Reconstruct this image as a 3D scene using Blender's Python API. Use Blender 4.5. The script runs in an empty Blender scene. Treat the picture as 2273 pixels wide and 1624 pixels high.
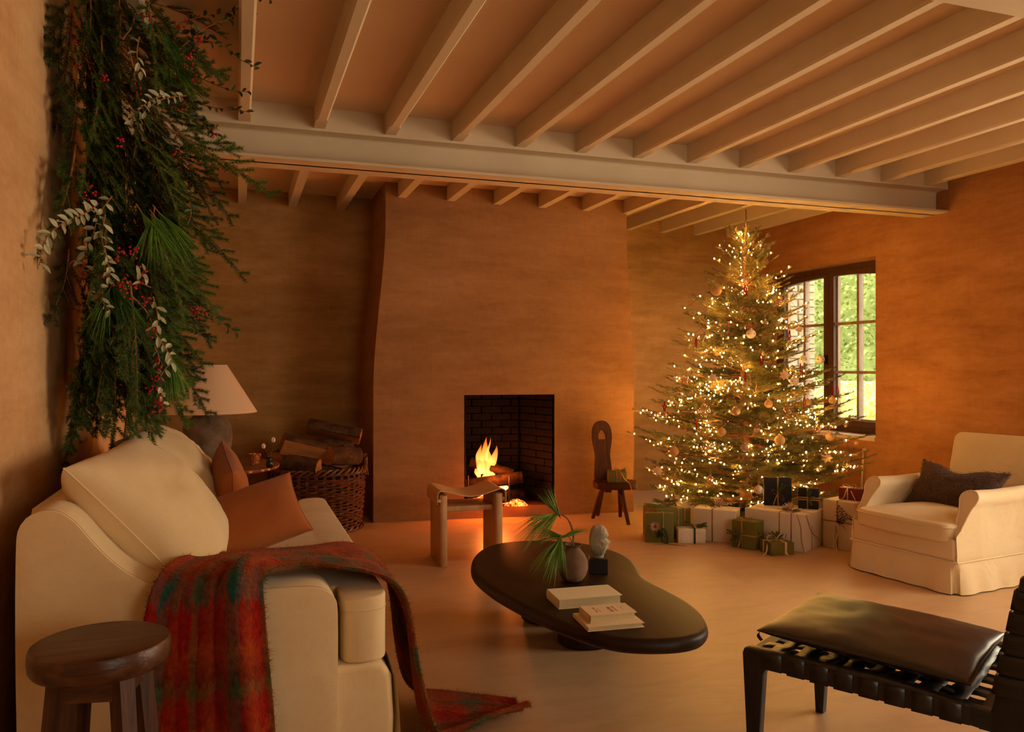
import bpy, bmesh, math, random
from mathutils import Vector, Matrix, Euler, noise
R = math.radians
PI = math.pi
rng = random.Random(7)
scene = bpy.context.scene
C = scene.collection

# ---------------------------------------------------------------- camera
cam_data = bpy.data.cameras.new('camera')
cam = bpy.data.objects.new('camera', cam_data)
C.objects.link(cam)
cam.location = (0, 0, 1.2)
cam.rotation_euler = (R(90), 0, R(-18.9))
cam_data.sensor_width = 36
cam_data.lens = 36 * 1780 / 2273
cam_data.clip_start = 0.05
scene.camera = cam

# ---------------------------------------------------------------- world, daylight, exposure
world = bpy.data.worlds.new('world')
scene.world = world
world.use_nodes = True
wbg = world.node_tree.nodes['Background']
wbg.inputs['Color'].default_value = (1.0, 0.93, 0.74, 1)
wbg.inputs['Strength'].default_value = 7.0

vs = scene.view_settings
vs.view_transform = 'Standard'
vs.look = 'None'
vs.gamma = 1.0
vs.use_curve_mapping = False
vs.exposure = -0.26


def area(name, loc, rot, sx, sy, energy, color):
    l = bpy.data.lights.new(name, 'AREA')
    l.shape = 'RECTANGLE'
    l.size = sx
    l.size_y = sy
    l.energy = energy
    l.color = color
    o = bpy.data.objects.new(name, l)
    C.objects.link(o)
    o.location = loc
    o.rotation_euler = rot
    return o


# daylight falling through the windows behind the camera and beside the armchair, and the window by the tree
DAY = (1.0, 0.75, 0.44)
area('daylight_side_window', (5.30, 1.75, 1.40), (0, R(90), 0), 1.6, 2.1, 92, DAY)
area('daylight_back_window', (2.0, -1.95, 1.50), (R(90), 0, 0), 1.4, 1.3, 16, DAY)
try:
    scene.cycles.sample_clamp_indirect = 4.0
    scene.cycles.max_bounces = 6
    scene.cycles.diffuse_bounces = 3
    scene.cycles.glossy_bounces = 3
    scene.cycles.transparent_max_bounces = 12
    scene.cycles.use_light_tree = False
    scene.cycles.adaptive_threshold = 0.04
    scene.cycles.caustics_reflective = False
    scene.cycles.caustics_refractive = False
except Exception:
    pass


# ---------------------------------------------------------------- helpers
def tag(o, label=None, cat=None, group=None, kind=None):
    if label:
        o['label'] = label
    if cat:
        o['category'] = cat
    if group:
        o['group'] = group
    if kind:
        o['kind'] = kind
    return o


def empty(name, loc=(0, 0, 0), rz=0.0, label=None, cat=None, group=None, rot=None, parent=None):
    o = bpy.data.objects.new(name, None)
    o.empty_display_size = 0.05
    C.objects.link(o)
    o.location = loc
    o.rotation_euler = rot if rot else (0, 0, rz)
    o.parent = parent
    tag(o, label, cat, group)
    return o


class MB:
    """collects verts and faces and links them as one mesh object"""

    def __init__(self):
        self.v = []
        self.f = []
        self.m = []
        self.uv = None

    def add(self, verts, faces, mi=0, M=None):
        b = len(self.v)
        if M is not None:
            verts = [M @ Vector(p) for p in verts]
        self.v.extend([tuple(p) for p in verts])
        for f in faces:
            self.f.append(tuple(i + b for i in f))
            self.m.append(mi)
        return self

    def box(self, x0, x1, y0, y1, z0, z1, mi=0, M=None):
        v = [(x, y, z) for z in (z0, z1) for y in (y0, y1) for x in (x0, x1)]
        f = [(0, 2, 3, 1), (4, 5, 7, 6), (0, 1, 5, 4), (2, 6, 7, 3), (0, 4, 6, 2), (1, 3, 7, 5)]
        return self.add(v, f, mi, M)

    def tube(self, pts, rad, n=8, mi=0, cap=True, M=None, closed=False, flat=1.0):
        pts = [Vector(p) for p in pts]
        k = len(pts)
        rr = rad if isinstance(rad, (list, tuple)) else [rad] * k
        verts = []
        ref = None
        for i in range(k):
            if closed:
                t = pts[(i + 1) % k] - pts[i - 1]
            else:
                t = pts[min(i + 1, k - 1)] - pts[max(i - 1, 0)]
            if t.length < 1e-9:
                t = Vector((0, 0, 1))
            t.normalize()
            if ref is None:
                ref = Vector((0, 0, 1)) if abs(t.z) < .9 else Vector((1, 0, 0))
            s = t.cross(ref)
            if s.length < 1e-6:
                s = t.orthogonal()
            s.normalize()
            ref = s.cross(t).normalized()
            for j in range(n):
                a = 2 * PI * j / n
                verts.append(pts[i] + (s * math.cos(a) + ref * (math.sin(a) * flat)) * rr[i])
        faces = []
        for i in range(k if closed else k - 1):
            i2 = (i + 1) % k
            for j in range(n):
                j2 = (j + 1) % n
                faces.append((i * n + j, i * n + j2, i2 * n + j2, i2 * n + j))
        if cap and not closed:
            faces.append(tuple(reversed(range(n))))
            faces.append(tuple((k - 1) * n + j for j in range(n)))
        return self.add(verts, faces, mi, M)

    def lathe(self, prof, n=32, mi=0, M=None, cap=False, wob=0.0, sx=1.0, sy=1.0):
        verts = []
        for (r, z) in prof:
            for j in range(n):
                a = 2 * PI * j / n
                w = 1.0
                if wob:
                    w = 1 + wob * noise.noise(Vector((math.cos(a) * 2, math.sin(a) * 2, z * 9)))
                verts.append((r * w * sx * math.cos(a), r * w * sy * math.sin(a), z))
        faces = []
        k = len(prof)
        for i in range(k - 1):
            for j in range(n):
                j2 = (j + 1) % n
                faces.append((i * n + j, i * n + j2, (i + 1) * n + j2, (i + 1) * n + j))
        if cap:
            faces.append(tuple(reversed(range(n))))
            faces.append(tuple((k - 1) * n + j for j in range(n)))
        return self.add(verts, faces, mi, M)

    def sphere(self, c, r, seg=12, rings=8, mi=0, M=None, sc=(1, 1, 1)):
        prof = []
        verts = [(c[0], c[1], c[2] - r * sc[2])]
        for i in range(1, rings):
            t = -PI / 2 + PI * i / rings
            for j in range(seg):
                a = 2 * PI * j / seg
                verts.append((c[0] + r * sc[0] * math.cos(t) * math.cos(a), c[1] + r * sc[1] * math.cos(t) * math.sin(a), c[2] + r * sc[2] * math.sin(t)))
        verts.append((c[0], c[1], c[2] + r * sc[2]))
        faces = []
        for j in range(seg):
            faces.append((0, 1 + (j + 1) % seg, 1 + j))
        for i in range(rings - 2):
            for j in range(seg):
                a = 1 + i * seg + j
                b = 1 + i * seg + (j + 1) % seg
                faces.append((a, b, b + seg, a + seg))
        top = len(verts) - 1
        o = 1 + (rings - 2) * seg
        for j in range(seg):
            faces.append((o + j, o + (j + 1) % seg, top))
        return self.add(verts, faces, mi, M)

    def grid(self, fn, nu, nv, mi=0, M=None, uvfn=None, flip=False):
        verts = [fn(i / nu, j / nv) for j in range(nv + 1) for i in range(nu + 1)]
        w = nu + 1
        faces = []
        for j in range(nv):
            for i in range(nu):
                a = j * w + i
                q = (a, a + 1, a + w + 1, a + w)
                faces.append(tuple(reversed(q)) if flip else q)
        return self.add(verts, faces, mi, M)

    def mesh(self, name, mats=None, smooth=True, angle=40):
        me = bpy.data.meshes.new(name)
        me.from_pydata(self.v, [], self.f)
        if mats:
            for mm in (mats if isinstance(mats, (list, tuple)) else [mats]):
                me.materials.append(mm)
        if any(self.m):
            me.polygons.foreach_set('material_index', self.m)
        if smooth:
            me.polygons.foreach_set('use_smooth', [True] * len(me.polygons))
            if angle:
                me.set_sharp_from_angle(angle=R(angle))
        me.update()
        return me

    def build(self, name, mats=None, parent=None, smooth=True, angle=40, loc=(0, 0, 0), rot=(0, 0, 0)):
        return obj(name, self.mesh(name, mats, smooth, angle), parent, loc, rot)


def obj(name, me, parent=None, loc=(0, 0, 0), rot=(0, 0, 0), scale=(1, 1, 1)):
    o = bpy.data.objects.new(name, me)
    C.objects.link(o)
    o.parent = parent
    o.location = loc
    o.rotation_euler = rot
    o.scale = scale
    return o


def copy_tree(o, parent=None):
    c = o.copy()
    C.objects.link(c)
    c.parent = parent
    for ch in list(o.children):
        copy_tree(ch, c)
    return c


def bm_mesh(name, bm, mats=None, smooth=True, angle=40):
    me = bpy.data.meshes.new(name)
    bm.normal_update()
    bm.to_mesh(me)
    bm.free()
    if mats:
        for mm in (mats if isinstance(mats, (list, tuple)) else [mats]):
            me.materials.append(mm)
    if smooth:
        me.polygons.foreach_set('use_smooth', [True] * len(me.polygons))
        if angle:
            me.set_sharp_from_angle(angle=R(angle))
    return me


def rounded_prism(outline, z0, z1, r, seg=3, M=None):
    """outline: 2D points counter-clockwise; extruded in z, top and bottom rims rounded"""
    bm = bmesh.new()
    vs_ = [bm.verts.new((p[0], p[1], z0)) for p in outline]
    f = bm.faces.new(vs_)
    ext = bmesh.ops.extrude_face_region(bm, geom=[f])
    tv = [g for g in ext['geom'] if isinstance(g, bmesh.types.BMVert)]
    bmesh.ops.translate(bm, vec=(0, 0, z1 - z0), verts=tv)
    bm.faces.ensure_lookup_table()
    bmesh.ops.recalc_face_normals(bm, faces=bm.faces[:])
    es = [e for e in bm.edges if abs(e.verts[0].co.z - e.verts[1].co.z) < 1e-6]
    if r > 0:
        bmesh.ops.bevel(bm, geom=es, offset=r, segments=seg, profile=0.5, affect='EDGES', clamp_overlap=True)
    if M is not None:
        bmesh.ops.transform(bm, matrix=M, verts=bm.verts[:])
        bmesh.ops.recalc_face_normals(bm, faces=bm.faces[:])
    return bm


def rbox(sx, sy, sz, r=0.01, seg=2, M=None):
    """box standing on z=0 centred in x and y, all edges rounded"""
    bm = bmesh.new()
    bmesh.ops.create_cube(bm, size=1.0)
    bmesh.ops.scale(bm, vec=(sx, sy, sz), verts=bm.verts[:])
    bmesh.ops.translate(bm, vec=(0, 0, sz / 2), verts=bm.verts[:])
    if r > 0:
        bmesh.ops.bevel(bm, geom=bm.edges[:], offset=r, segments=seg, profile=0.5, affect='EDGES', clamp_overlap=True)
    if M is not None:
        bmesh.ops.transform(bm, matrix=M, verts=bm.verts[:])
    return bm


def round_poly(pts, rad, n=6):
    out = []
    k = len(pts)
    for i in range(k):
        p0, p1, p2 = Vector(pts[i - 1]), Vector(pts[i]), Vector(pts[(i + 1) % k])
        r = rad[i] if isinstance(rad, (list, tuple)) else rad
        a, b = (p0 - p1), (p2 - p1)
        r1 = min(r, a.length * .48, b.length * .48)
        if r1 < 1e-5:
            out.append(tuple(p1))
            continue
        s, e = p1 + a.normalized() * r1, p1 + b.normalized() * r1
        for j in range(n + 1):
            t = j / n
            q = s * (1 - t) ** 2 + p1 * 2 * t * (1 - t) + e * t ** 2
            out.append(tuple(q))
    return out


def catmull(pts, n=6, closed=False):
    pts = [Vector(p) for p in pts]
    k = len(pts)
    out = []
    rngk = range(k) if closed else range(k - 1)
    for i in rngk:
        if closed:
            p0, p1, p2, p3 = pts[i - 1], pts[i], pts[(i + 1) % k], pts[(i + 2) % k]
        else:
            p0, p1, p2, p3 = pts[max(i - 1, 0)], pts[i], pts[i + 1], pts[min(i + 2, k - 1)]
        for j in range(n):
            t = j / n
            out.append(.5 * ((2 * p1) + (p2 - p0) * t + (2 * p0 - 5 * p1 + 4 * p2 - p3) * t * t + (3 * p1 - p0 - 3 * p2 + p3) * t ** 3))
    if not closed:
        out.append(pts[-1])
    return out


def nz(x, y, z, s=1.0):
    return noise.noise(Vector((x * s, y * s, z * s)))


# ---------------------------------------------------------------- materials
def lin(c):
    return tuple(((x / 255) / 12.92 if x / 255 <= .04045 else ((x / 255 + .055) / 1.055) ** 2.4) for x in c)


class NT:
    def __init__(self, name):
        self.mat = bpy.data.materials.new(name)
        self.mat.use_nodes = True
        self.t = self.mat.node_tree
        self.n = self.t.nodes
        self.p = self.n['Principled BSDF']
        self.out = self.n['Material Output']

    def node(self, kind, **kw):
        nd = self.n.new(kind)
        for k, v in kw.items():
            setattr(nd, k, v)
        return nd

    def link(self, a, b):
        self.t.links.new(a, b)

    def coord(self, scale=(1, 1, 1), rot=(0, 0, 0), kind='Object'):
        tc = self.node('ShaderNodeTexCoord')
        mp = self.node('ShaderNodeMapping')
        mp.inputs['Scale'].default_value = scale
        mp.inputs['Rotation'].default_value = rot
        self.link(tc.outputs[kind], mp.inputs['Vector'])
        return mp.outputs['Vector']

    def noise(self, vec, scale, detail=4, rough=.55, dist=0.0):
        nd = self.node('ShaderNodeTexNoise')
        nd.inputs['Scale'].default_value = scale
        nd.inputs['Detail'].default_value = detail
        nd.inputs['Roughness'].default_value = rough
        nd.inputs['Distortion'].default_value = dist
        self.link(vec, nd.inputs['Vector'])
        return nd.outputs['Fac']

    def ramp(self, fac, stops, interp='LINEAR'):
        r = self.node('ShaderNodeValToRGB')
        r.color_ramp.interpolation = interp
        el = r.color_ramp.elements
        while len(el) < len(stops):
            el.new(.5)
        for e, (pos, c) in zip(el, stops):
            e.position = pos
            e.color = (c[0], c[1], c[2], 1)
        self.link(fac, r.inputs['Fac'])
        return r.outputs['Color']

    def mix(self, a, b, fac, mode='MIX'):
        m = self.node('ShaderNodeMix', data_type='RGBA', blend_type=mode)
        for sock, val in ((6, a), (7, b), (0, fac)):
            if isinstance(val, (int, float)):
                m.inputs[sock].default_value = val
            elif isinstance(val, tuple):
                m.inputs[sock].default_value = (val[0], val[1], val[2], 1)
            else:
                self.link(val, m.inputs[sock])
        return m.outputs[2]

    def math(self, op, a, b=0.0):
        m = self.node('ShaderNodeMath', operation=op)
        for i, val in enumerate((a, b)):
            if isinstance(val, (int, float)):
                m.inputs[i].default_value = val
            else:
                self.link(val, m.inputs[i])
        return m.outputs[0]

    def bump(self, height, strength=.2, dist=.01):
        b = self.node('ShaderNodeBump')
        b.inputs['Strength'].default_value = strength
        b.inputs['Distance'].default_value = dist
        self.link(height, b.inputs['Height'])
        self.link(b.outputs['Normal'], self.p.inputs['Normal'])

    def color(self, c):
        if isinstance(c, tuple):
            self.p.inputs['Base Color'].default_value = (c[0], c[1], c[2], 1)
        else:
            self.link(c, self.p.inputs['Base Color'])

    def set(self, **kw):
        for k, v in kw.items():
            self.p.inputs[k.replace('_', ' ')].default_value = v
        return self


def simple(name, a, b=None, scale=8, rough=.6, stretch=(1, 1, 1), bump=0.0, bscale=None, detail=4, lo=.35, hi=.65, spec=.5, metal=0.0, bdist=.005):
    m = NT(name)
    vec = m.coord(stretch)
    if b is None:
        m.color(lin(a))
        f = None
    else:
        f = m.noise(vec, scale, detail)
        m.color(m.ramp(f, [(lo, lin(a)), (hi, lin(b))]))
    m.set(Roughness=rough, Metallic=metal)
    m.p.inputs['Specular IOR Level'].default_value = spec
    if bump:
        h = m.noise(vec, bscale or scale * 3, 5)
        m.bump(h, bump, bdist)
    return m.mat


def plaster(name, cols, seed=0.0, horiz=True):
    m = NT(name)
    big = m.noise(m.coord((.55, .55, 1.1), (seed, seed * .7, 0)), 1.6, 3, .6, .3)
    st = m.noise(m.coord((.9, .9, 5.0) if horiz else (7, 7, .8), (0, 0, seed)), 2.2, 4, .65, .2)
    fine = m.noise(m.coord((3, 3, 6)), 5.0, 4, .7)
    vert = m.noise(m.coord((60, 60, 2)), 2.0, 2, .6)
    c1 = m.ramp(big, [(.30, lin(cols[0])), (.52, lin(cols[1])), (.72, lin(cols[2]))])
    c2 = m.ramp(st, [(.32, lin(cols[3])), (.5, lin(cols[1])), (.68, lin(cols[2]))])
    c = m.mix(c1, c2, .48)
    dk = m.ramp(fine, [(.35, (.90, .89, .87)), (.62, (1.03, 1.03, 1.02))])
    c = m.mix(c, dk, .8, 'MULTIPLY')
    vd = m.ramp(vert, [(.3, (.93, .92, .9)), (.6, (1.0, 1.0, 1.0))])
    c = m.mix(c, vd, .8, 'MULTIPLY')
    m.color(c)
    m.set(Roughness=.92)
    m.p.inputs['Specular IOR Level'].default_value = .15
    m.bump(fine, .30, .008)
    return m.mat


def linen(name, a, b, wr=.35, weave=True):
    m = NT(name)
    v1 = m.coord((1, 1, 1))
    f = m.noise(v1, 3.0, 4)
    th = m.noise(m.coord((120, 12, 120)), 3.0, 3)
    th2 = m.noise(m.coord((12, 120, 14)), 3.0, 3)
    c = m.ramp(f, [(.3, lin(a)), (.7, lin(b))])
    w = m.ramp(m.math('ADD', th, th2), [(.7, (.955, .95, .94)), (1.25, (1.02, 1.02, 1.02))])
    c = m.mix(c, w, .8, 'MULTIPLY')
    m.color(c)
    m.set(Roughness=.95)
    m.p.inputs['Specular IOR Level'].default_value = .1
    m.p.inputs['Sheen Weight'].default_value = .15
    wn = m.noise(v1, 4.0, 2, .45, 1.2)
    h = m.math('ADD', m.math('MULTIPLY', wn, wr), m.math('MULTIPLY', m.math('ADD', th, th2), .012))
    m.bump(h, .7, .035)
    return m.mat


def wood(name, a, b, axis=0, rough=.5, scale=1.0, bump=.15, spec=.4):
    m = NT(name)
    s = [16 * scale] * 3
    s[axis] = 1.2 * scale
    vec = m.coord(tuple(s))
    f = m.noise(vec, 2.5, 6, .6, .6)
    f2 = m.noise(m.coord((2, 2, 2)), 2.0, 4)
    c = m.ramp(f, [(.3, lin(a)), (.7, lin(b))])
    c = m.mix(c, m.ramp(f2, [(.3, (.7, .68, .65)), (.65, (1.05, 1.05, 1.05))]), .7, 'MULTIPLY')
    m.color(c)
    m.set(Roughness=rough)
    m.p.inputs['Specular IOR Level'].default_value = spec
    m.bump(f, bump, .004)
    return m.mat


def glass(name, tint=(1, 1, 1), refl=.12, rough=.02, edge=.5, body=None, bodyf=.0):
    """thin glass: see-through with a sheen"""
    m = NT(name)
    tr = m.node('ShaderNodeBsdfTransparent')
    tr.inputs['Color'].default_value = (tint[0], tint[1], tint[2], 1)
    gl = m.node('ShaderNodeBsdfGlossy')
    gl.inputs['Roughness'].default_value = rough
    lw = m.node('ShaderNodeLayerWeight')
    lw.inputs['Blend'].default_value = .35
    fac = m.math('ADD', m.math('MULTIPLY', lw.outputs['Facing'], edge), refl)
    mx = m.node('ShaderNodeMixShader')
    m.link(fac, mx.inputs[0])
    if body:
        df = m.node('ShaderNodeBsdfDiffuse')
        df.inputs['Color'].default_value = (*lin(body), 1)
        m2 = m.node('ShaderNodeMixShader')
        m2.inputs[0].default_value = bodyf
        m.link(tr.outputs[0], m2.inputs[1])
        m.link(df.outputs[0], m2.inputs[2])
        m.link(m2.outputs[0], mx.inputs[1])
    else:
        m.link(tr.outputs[0], mx.inputs[1])
    m.link(gl.outputs[0], mx.inputs[2])
    m.link(mx.outputs[0], m.out.inputs['Surface'])
    return m.mat


def emit(name, color, strength):
    m = NT(name)
    m.set(Emission_Strength=strength)
    m.p.inputs['Emission Color'].default_value = (*color, 1)
    m.color((0, 0, 0))
    return m.mat


def foliage(name, a, b, rough=.5, trans=.25):
    m = NT(name)
    oi = m.node('ShaderNodeObjectInfo')
    f = m.noise(m.coord((1, 1, 1)), 14.0, 3)
    s = m.math('ADD', m.math('MULTIPLY', f, .7), m.math('MULTIPLY', oi.outputs['Random'], .35))
    m.color(m.ramp(s, [(.35, lin(a)), (.7, lin(b))]))
    m.set(Roughness=rough)
    m.p.inputs['Specular IOR Level'].default_value = .35
    return m.mat


M = {}
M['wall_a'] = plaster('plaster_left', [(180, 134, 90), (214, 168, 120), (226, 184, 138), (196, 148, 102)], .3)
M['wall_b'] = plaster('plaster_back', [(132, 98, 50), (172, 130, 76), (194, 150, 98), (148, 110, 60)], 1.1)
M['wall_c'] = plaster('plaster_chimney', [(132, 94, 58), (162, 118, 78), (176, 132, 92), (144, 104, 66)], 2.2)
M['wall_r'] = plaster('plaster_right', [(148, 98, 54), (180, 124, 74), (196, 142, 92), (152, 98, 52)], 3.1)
M['paint'] = simple('ceiling_paint', (212, 192, 160), (222, 202, 170), 2.0, .75, spec=.25, bump=.05, bscale=20)
M['ceil'] = simple('ceiling_board', (216, 186, 156), (222, 194, 164), 1.5, .85, spec=.2)


def floor_mat():
    m = NT('polished_cement')
    big = m.noise(m.coord((1, 1, 1)), 1.3, 3, .62, .4)
    st = m.noise(m.coord((1.2, 3.5, 1), (0, 0, .4)), 3.0, 4, .68, .6)
    c = m.mix(m.ramp(big, [(.3, lin((186, 144, 104))), (.6, lin((206, 166, 126))), (.75, lin((218, 182, 144)))]),
              m.ramp(st, [(.3, lin((176, 132, 92))), (.6, lin((214, 174, 132)))]), .45)
    m.color(c)
    m.link(m.ramp(st, [(.3, (.30,) * 3), (.7, (.46,) * 3)]), m.p.inputs['Roughness'])
    m.p.inputs['Specular IOR Level'].default_value = .45
    m.bump(st, .12, .004)
    return m.mat


M['floor'] = floor_mat()

# ================================================================ the room
XL, XR = -0.60, 4.88
ZC, ZJ, ZB = 2.61, 2.496, 2.315
YF = -1.6


def yback(x):
    return 6.73 + (x - XL) / (XR - XL) * .22


def structure(name, mb, mat, parent=None, smooth=False):
    o = mb.build(name, mat, parent, smooth=smooth)
    if parent is None:
        tag(o, kind='structure')
    return o


structure('floor', MB().box(XL - .3, XR + .4, YF - .3, 7.3, -.1, 0), M['floor'])
wl = MB().box(XL - .3, XL, YF - .3, 7.2, -.05, ZC + .1)
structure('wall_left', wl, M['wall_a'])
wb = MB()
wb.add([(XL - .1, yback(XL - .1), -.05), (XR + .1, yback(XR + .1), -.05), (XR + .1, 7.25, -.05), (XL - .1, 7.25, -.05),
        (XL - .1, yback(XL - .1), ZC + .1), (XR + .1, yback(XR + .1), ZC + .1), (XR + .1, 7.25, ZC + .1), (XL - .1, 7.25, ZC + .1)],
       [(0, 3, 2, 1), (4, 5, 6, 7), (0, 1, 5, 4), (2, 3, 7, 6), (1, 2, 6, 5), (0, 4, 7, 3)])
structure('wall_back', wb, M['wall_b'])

# right wall: opening for the casement by the tree with a shallow niche below it, and one beside the armchair
WY0, WY1, WZ0, WZ1 = 5.18, 6.68, .62, 2.09
wr = MB()
TH = .35
wr.box(XR, XR + TH, YF - .3, .7, -.05, ZC + .1)
wr.box(XR, XR + TH, .7, 2.8, -.05, .55)
wr.box(XR, XR + TH, .7, 2.8, 2.15, ZC + .1)
wr.box(XR, XR + TH, 2.8, WY0, -.05, ZC + .1)
wr.box(XR, XR + TH, WY0, WY1, WZ1, ZC + .1)
wr.box(XR + .16, XR + TH, WY0, WY1, -.05, WZ0 - .03)
wr.box(XR, XR + .16, WY0, WY0 + .10, -.05, WZ0 - .03)
wr.box(XR, XR + .16, WY1 - .10, WY1, -.05, WZ0 - .03)
wr.box(XR, XR + .16, WY0 + .10, WY1 - .10, WZ0 - .10, WZ0 - .03)
wr.box(XR, XR + TH, WY1, 7.25, -.05, ZC + .1)
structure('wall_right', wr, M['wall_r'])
wf = MB()
wf.box(XL - .3, 1.3, YF - .3, YF, -.05, ZC + .1)
wf.box(2.7, XR + .35, YF - .3, YF, -.05, ZC + .1)
wf.box(1.3, 2.7, YF - .3, YF, -.05, .85)
wf.box(1.3, 2.7, YF - .3, YF, 2.15, ZC + .1)
structure('wall_front', wf, M['wall_a'])

# ---- ceiling: board, joists, two steel beams
ceil = structure('ceiling', MB().box(XL - .3, XR + .4, YF - .3, 7.3, ZC, ZC + .12), M['ceil'])
JW = .062


def joist_mesh(y0, y1, chamfer):
    mb = MB()
    if not chamfer:
        mb.box(0, JW, y0, y1, ZJ, ZC + .02)
    else:
        c = .010
        ys = [y0, y0 + .16, y0 + .185, y1 - .185, y1 - .16, y1]
        cs = [0, 0, c, c, 0, 0]
        verts = []
        for y, k in zip(ys, cs):
            k = max(k, .0005)
            verts += [(0, y, ZC + .02), (0, y, ZJ + k), (k, y, ZJ), (JW - k, y, ZJ), (JW, y, ZJ + k), (JW, y, ZC + .02)]
        faces = []
        for i in range(5):
            for j in range(5):
                a = i * 6 + j
                faces.append((a, a + 1, a + 7, a + 6))
        faces.append(tuple(range(6)))
        faces.append(tuple(range(35, 29, -1)))
        mb.add(verts, [tuple(reversed(f)) for f in faces])
    return mb.mesh('joist', M['paint'], smooth=False)


jm_back = joist_mesh(4.70, 6.96, False)
jm_mid = joist_mesh(1.90, 4.497, True)
jm_front = joist_mesh(YF, 1.70, False)
for k in range(14):
    x = .005 - .388 + .3877 * k
    for jm in (jm_back, jm_mid, jm_front):
        obj('joist', jm, ceil, (x, 0, 0))


def steel_beam(y0):
    """painted I-section with timber packing on its front flange"""
    mb = MB()
    t = .014
    mb.box(XL, XR, y0, y0 + .24, ZB, ZB + t)
    mb.box(XL, XR, y0, y0 + .24, ZJ - t, ZJ)
    mb.box(XL, XR, y0 + .108, y0 + .132, ZB, ZJ)
    for zz, sg in ((ZB + t, 1), (ZJ - t, -1)):
        for yy, sy in ((y0 + .108, -1), (y0 + .132, 1)):
            prof = [(yy + sy * .022 * (1 - math.cos(a)), zz + sg * .022 * (1 - math.sin(a))) for a in [R(0), R(22), R(45), R(67), R(90)]]
            v, f = [], []
            for i, (a, b) in enumerate(prof):
                v += [(XL, a, b), (XR, a, b)]
                if i:
                    f.append((2 * i - 2, 2 * i - 1, 2 * i + 1, 2 * i))
            mb.add(v, f)
    o = mb.build('beam', M['paint'], ceil, smooth=False)
    o2 = MB().box(XL, XR, y0 + .004, y0 + .03, ZJ, ZC + .01).build('packing_board', M['paint'], ceil, smooth=False)
    return o


steel_beam(4.48)
steel_beam(1.66)

# ---- chimney breast
BL, BR = Vector((.984, 6.151)), Vector((3.092, 5.930))
TL, TR = Vector((1.073, 6.118)), Vector((3.138, 6.150))
SL, SR, OZ0, OZ1 = .332, .679, .085, .972


def chim(s, z):
    t = min(max((z - 1.0) / 1.35, 0), 1)
    t = t * t * (3 - 2 * t) if z < 2.35 else 1
    a = BL.lerp(TL, t)
    b = BR.lerp(TR, t)
    p = a.lerp(b, s)
    w = .006 * nz(s * 5, z * 3, 4.2)
    return (p.x, p.y + w, z)


cb = MB()
ss = [SL * i / 5 for i in range(5)] + [SL + (SR - SL) * i / 6 for i in range(6)] + [SR + (1 - SR) * i / 5 for i in range(6)]
zs = [0, .04, OZ0] + [OZ0 + (OZ1 - OZ0) * i / 9 for i in range(1, 10)] + [OZ1 + (ZC + .01 - OZ1) * i / 22 for i in range(1, 23)]
for j in range(len(zs) - 1):
    for i in range(len(ss) - 1):
        sm, zm = (ss[i] + ss[i + 1]) / 2, (zs[j] + zs[j + 1]) / 2
        if SL < sm < SR and OZ0 < zm < OZ1:
            continue
        cb.add([chim(ss[i], zs[j]), chim(ss[i + 1], zs[j]), chim(ss[i + 1], zs[j + 1]), chim(ss[i], zs[j + 1])], [(0, 1, 2, 3)])
for s_, back in ((0, .02), (1, 0)):
    for j in range(len(zs) - 1):
        p, q = chim(s_, zs[j]), chim(s_, zs[j + 1])
        # the flue narrows towards the wall as well, so its foot stands a little wider at the back
        f0 = max(0, 1 - zs[j] / 2.6) * .03
        f1 = max(0, 1 - zs[j + 1] / 2.6) * .03
        sg = -1 if s_ == 0 else 1
        a = (p[0] + sg * f0, 7.0, zs[j])
        b = (q[0] + sg * f1, 7.0, zs[j + 1])
        cb.add([p, q, b, a], [(0, 3, 2, 1) if s_ == 1 else (0, 1, 2, 3)])
bmc = cb.mesh('wall_chimney', M['wall_c'], smooth=False)
bmx = bmesh.new()
bmx.from_mesh(bmc)
bmesh.ops.remove_doubles(bmx, verts=bmx.verts[:], dist=1e-4)
bmesh.ops.recalc_face_normals(bmx, faces=bmx.faces[:])
bmx.to_mesh(bmc)
bmx.free()
bmc.polygons.foreach_set('use_smooth', [True] * len(bmc.polygons))
bmc.set_sharp_from_angle(angle=R(50))
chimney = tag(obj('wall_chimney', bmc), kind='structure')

# firebox: sooty bricks laid in courses, a thin plaster lip, brick hearth
M['soot_brick'] = simple('sooty_brick', (9, 7, 6), (20, 12, 9), 9, .9, bump=.5, bscale=40, spec=.2)
M['soot'] = simple('soot', (14, 10, 8), (26, 18, 14), 6, .95, bump=.3, spec=.1)
M['hearth'] = simple('hearth_ash', (58, 36, 24), (110, 68, 42), 14, .95, bump=.5, bscale=60, spec=.1)
fl, fr = Vector(chim(SL, .5)).xy, Vector(chim(SR, .5)).xy
bl_, br_ = Vector((1.775, 6.49)), Vector((2.277, 6.43))
shell = MB()
o_ = .012
for a, b in ((fl, bl_), (bl_, br_), (br_, fr)):
    dv = (b - a)
    nn = Vector((-dv.y, dv.x)).normalized() * o_
    a2, b2 = a + nn, b + nn
    shell.add([(a2.x, a2.y, OZ0 - .03), (b2.x, b2.y, OZ0 - .03), (b2.x, b2.y, 1.12), (a2.x, a2.y, 1.12)], [(0, 1, 2, 3)])
shell.add([(fl.x, fl.y + .03, 1.12), (fr.x, fr.y + .03, 1.12), (br_.x, br_.y, 1.12), (bl_.x, bl_.y, 1.12)], [(0, 1, 2, 3)])
shell.build('firebox', M['soot'], chimney, smooth=False)
hs = MB()
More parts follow.
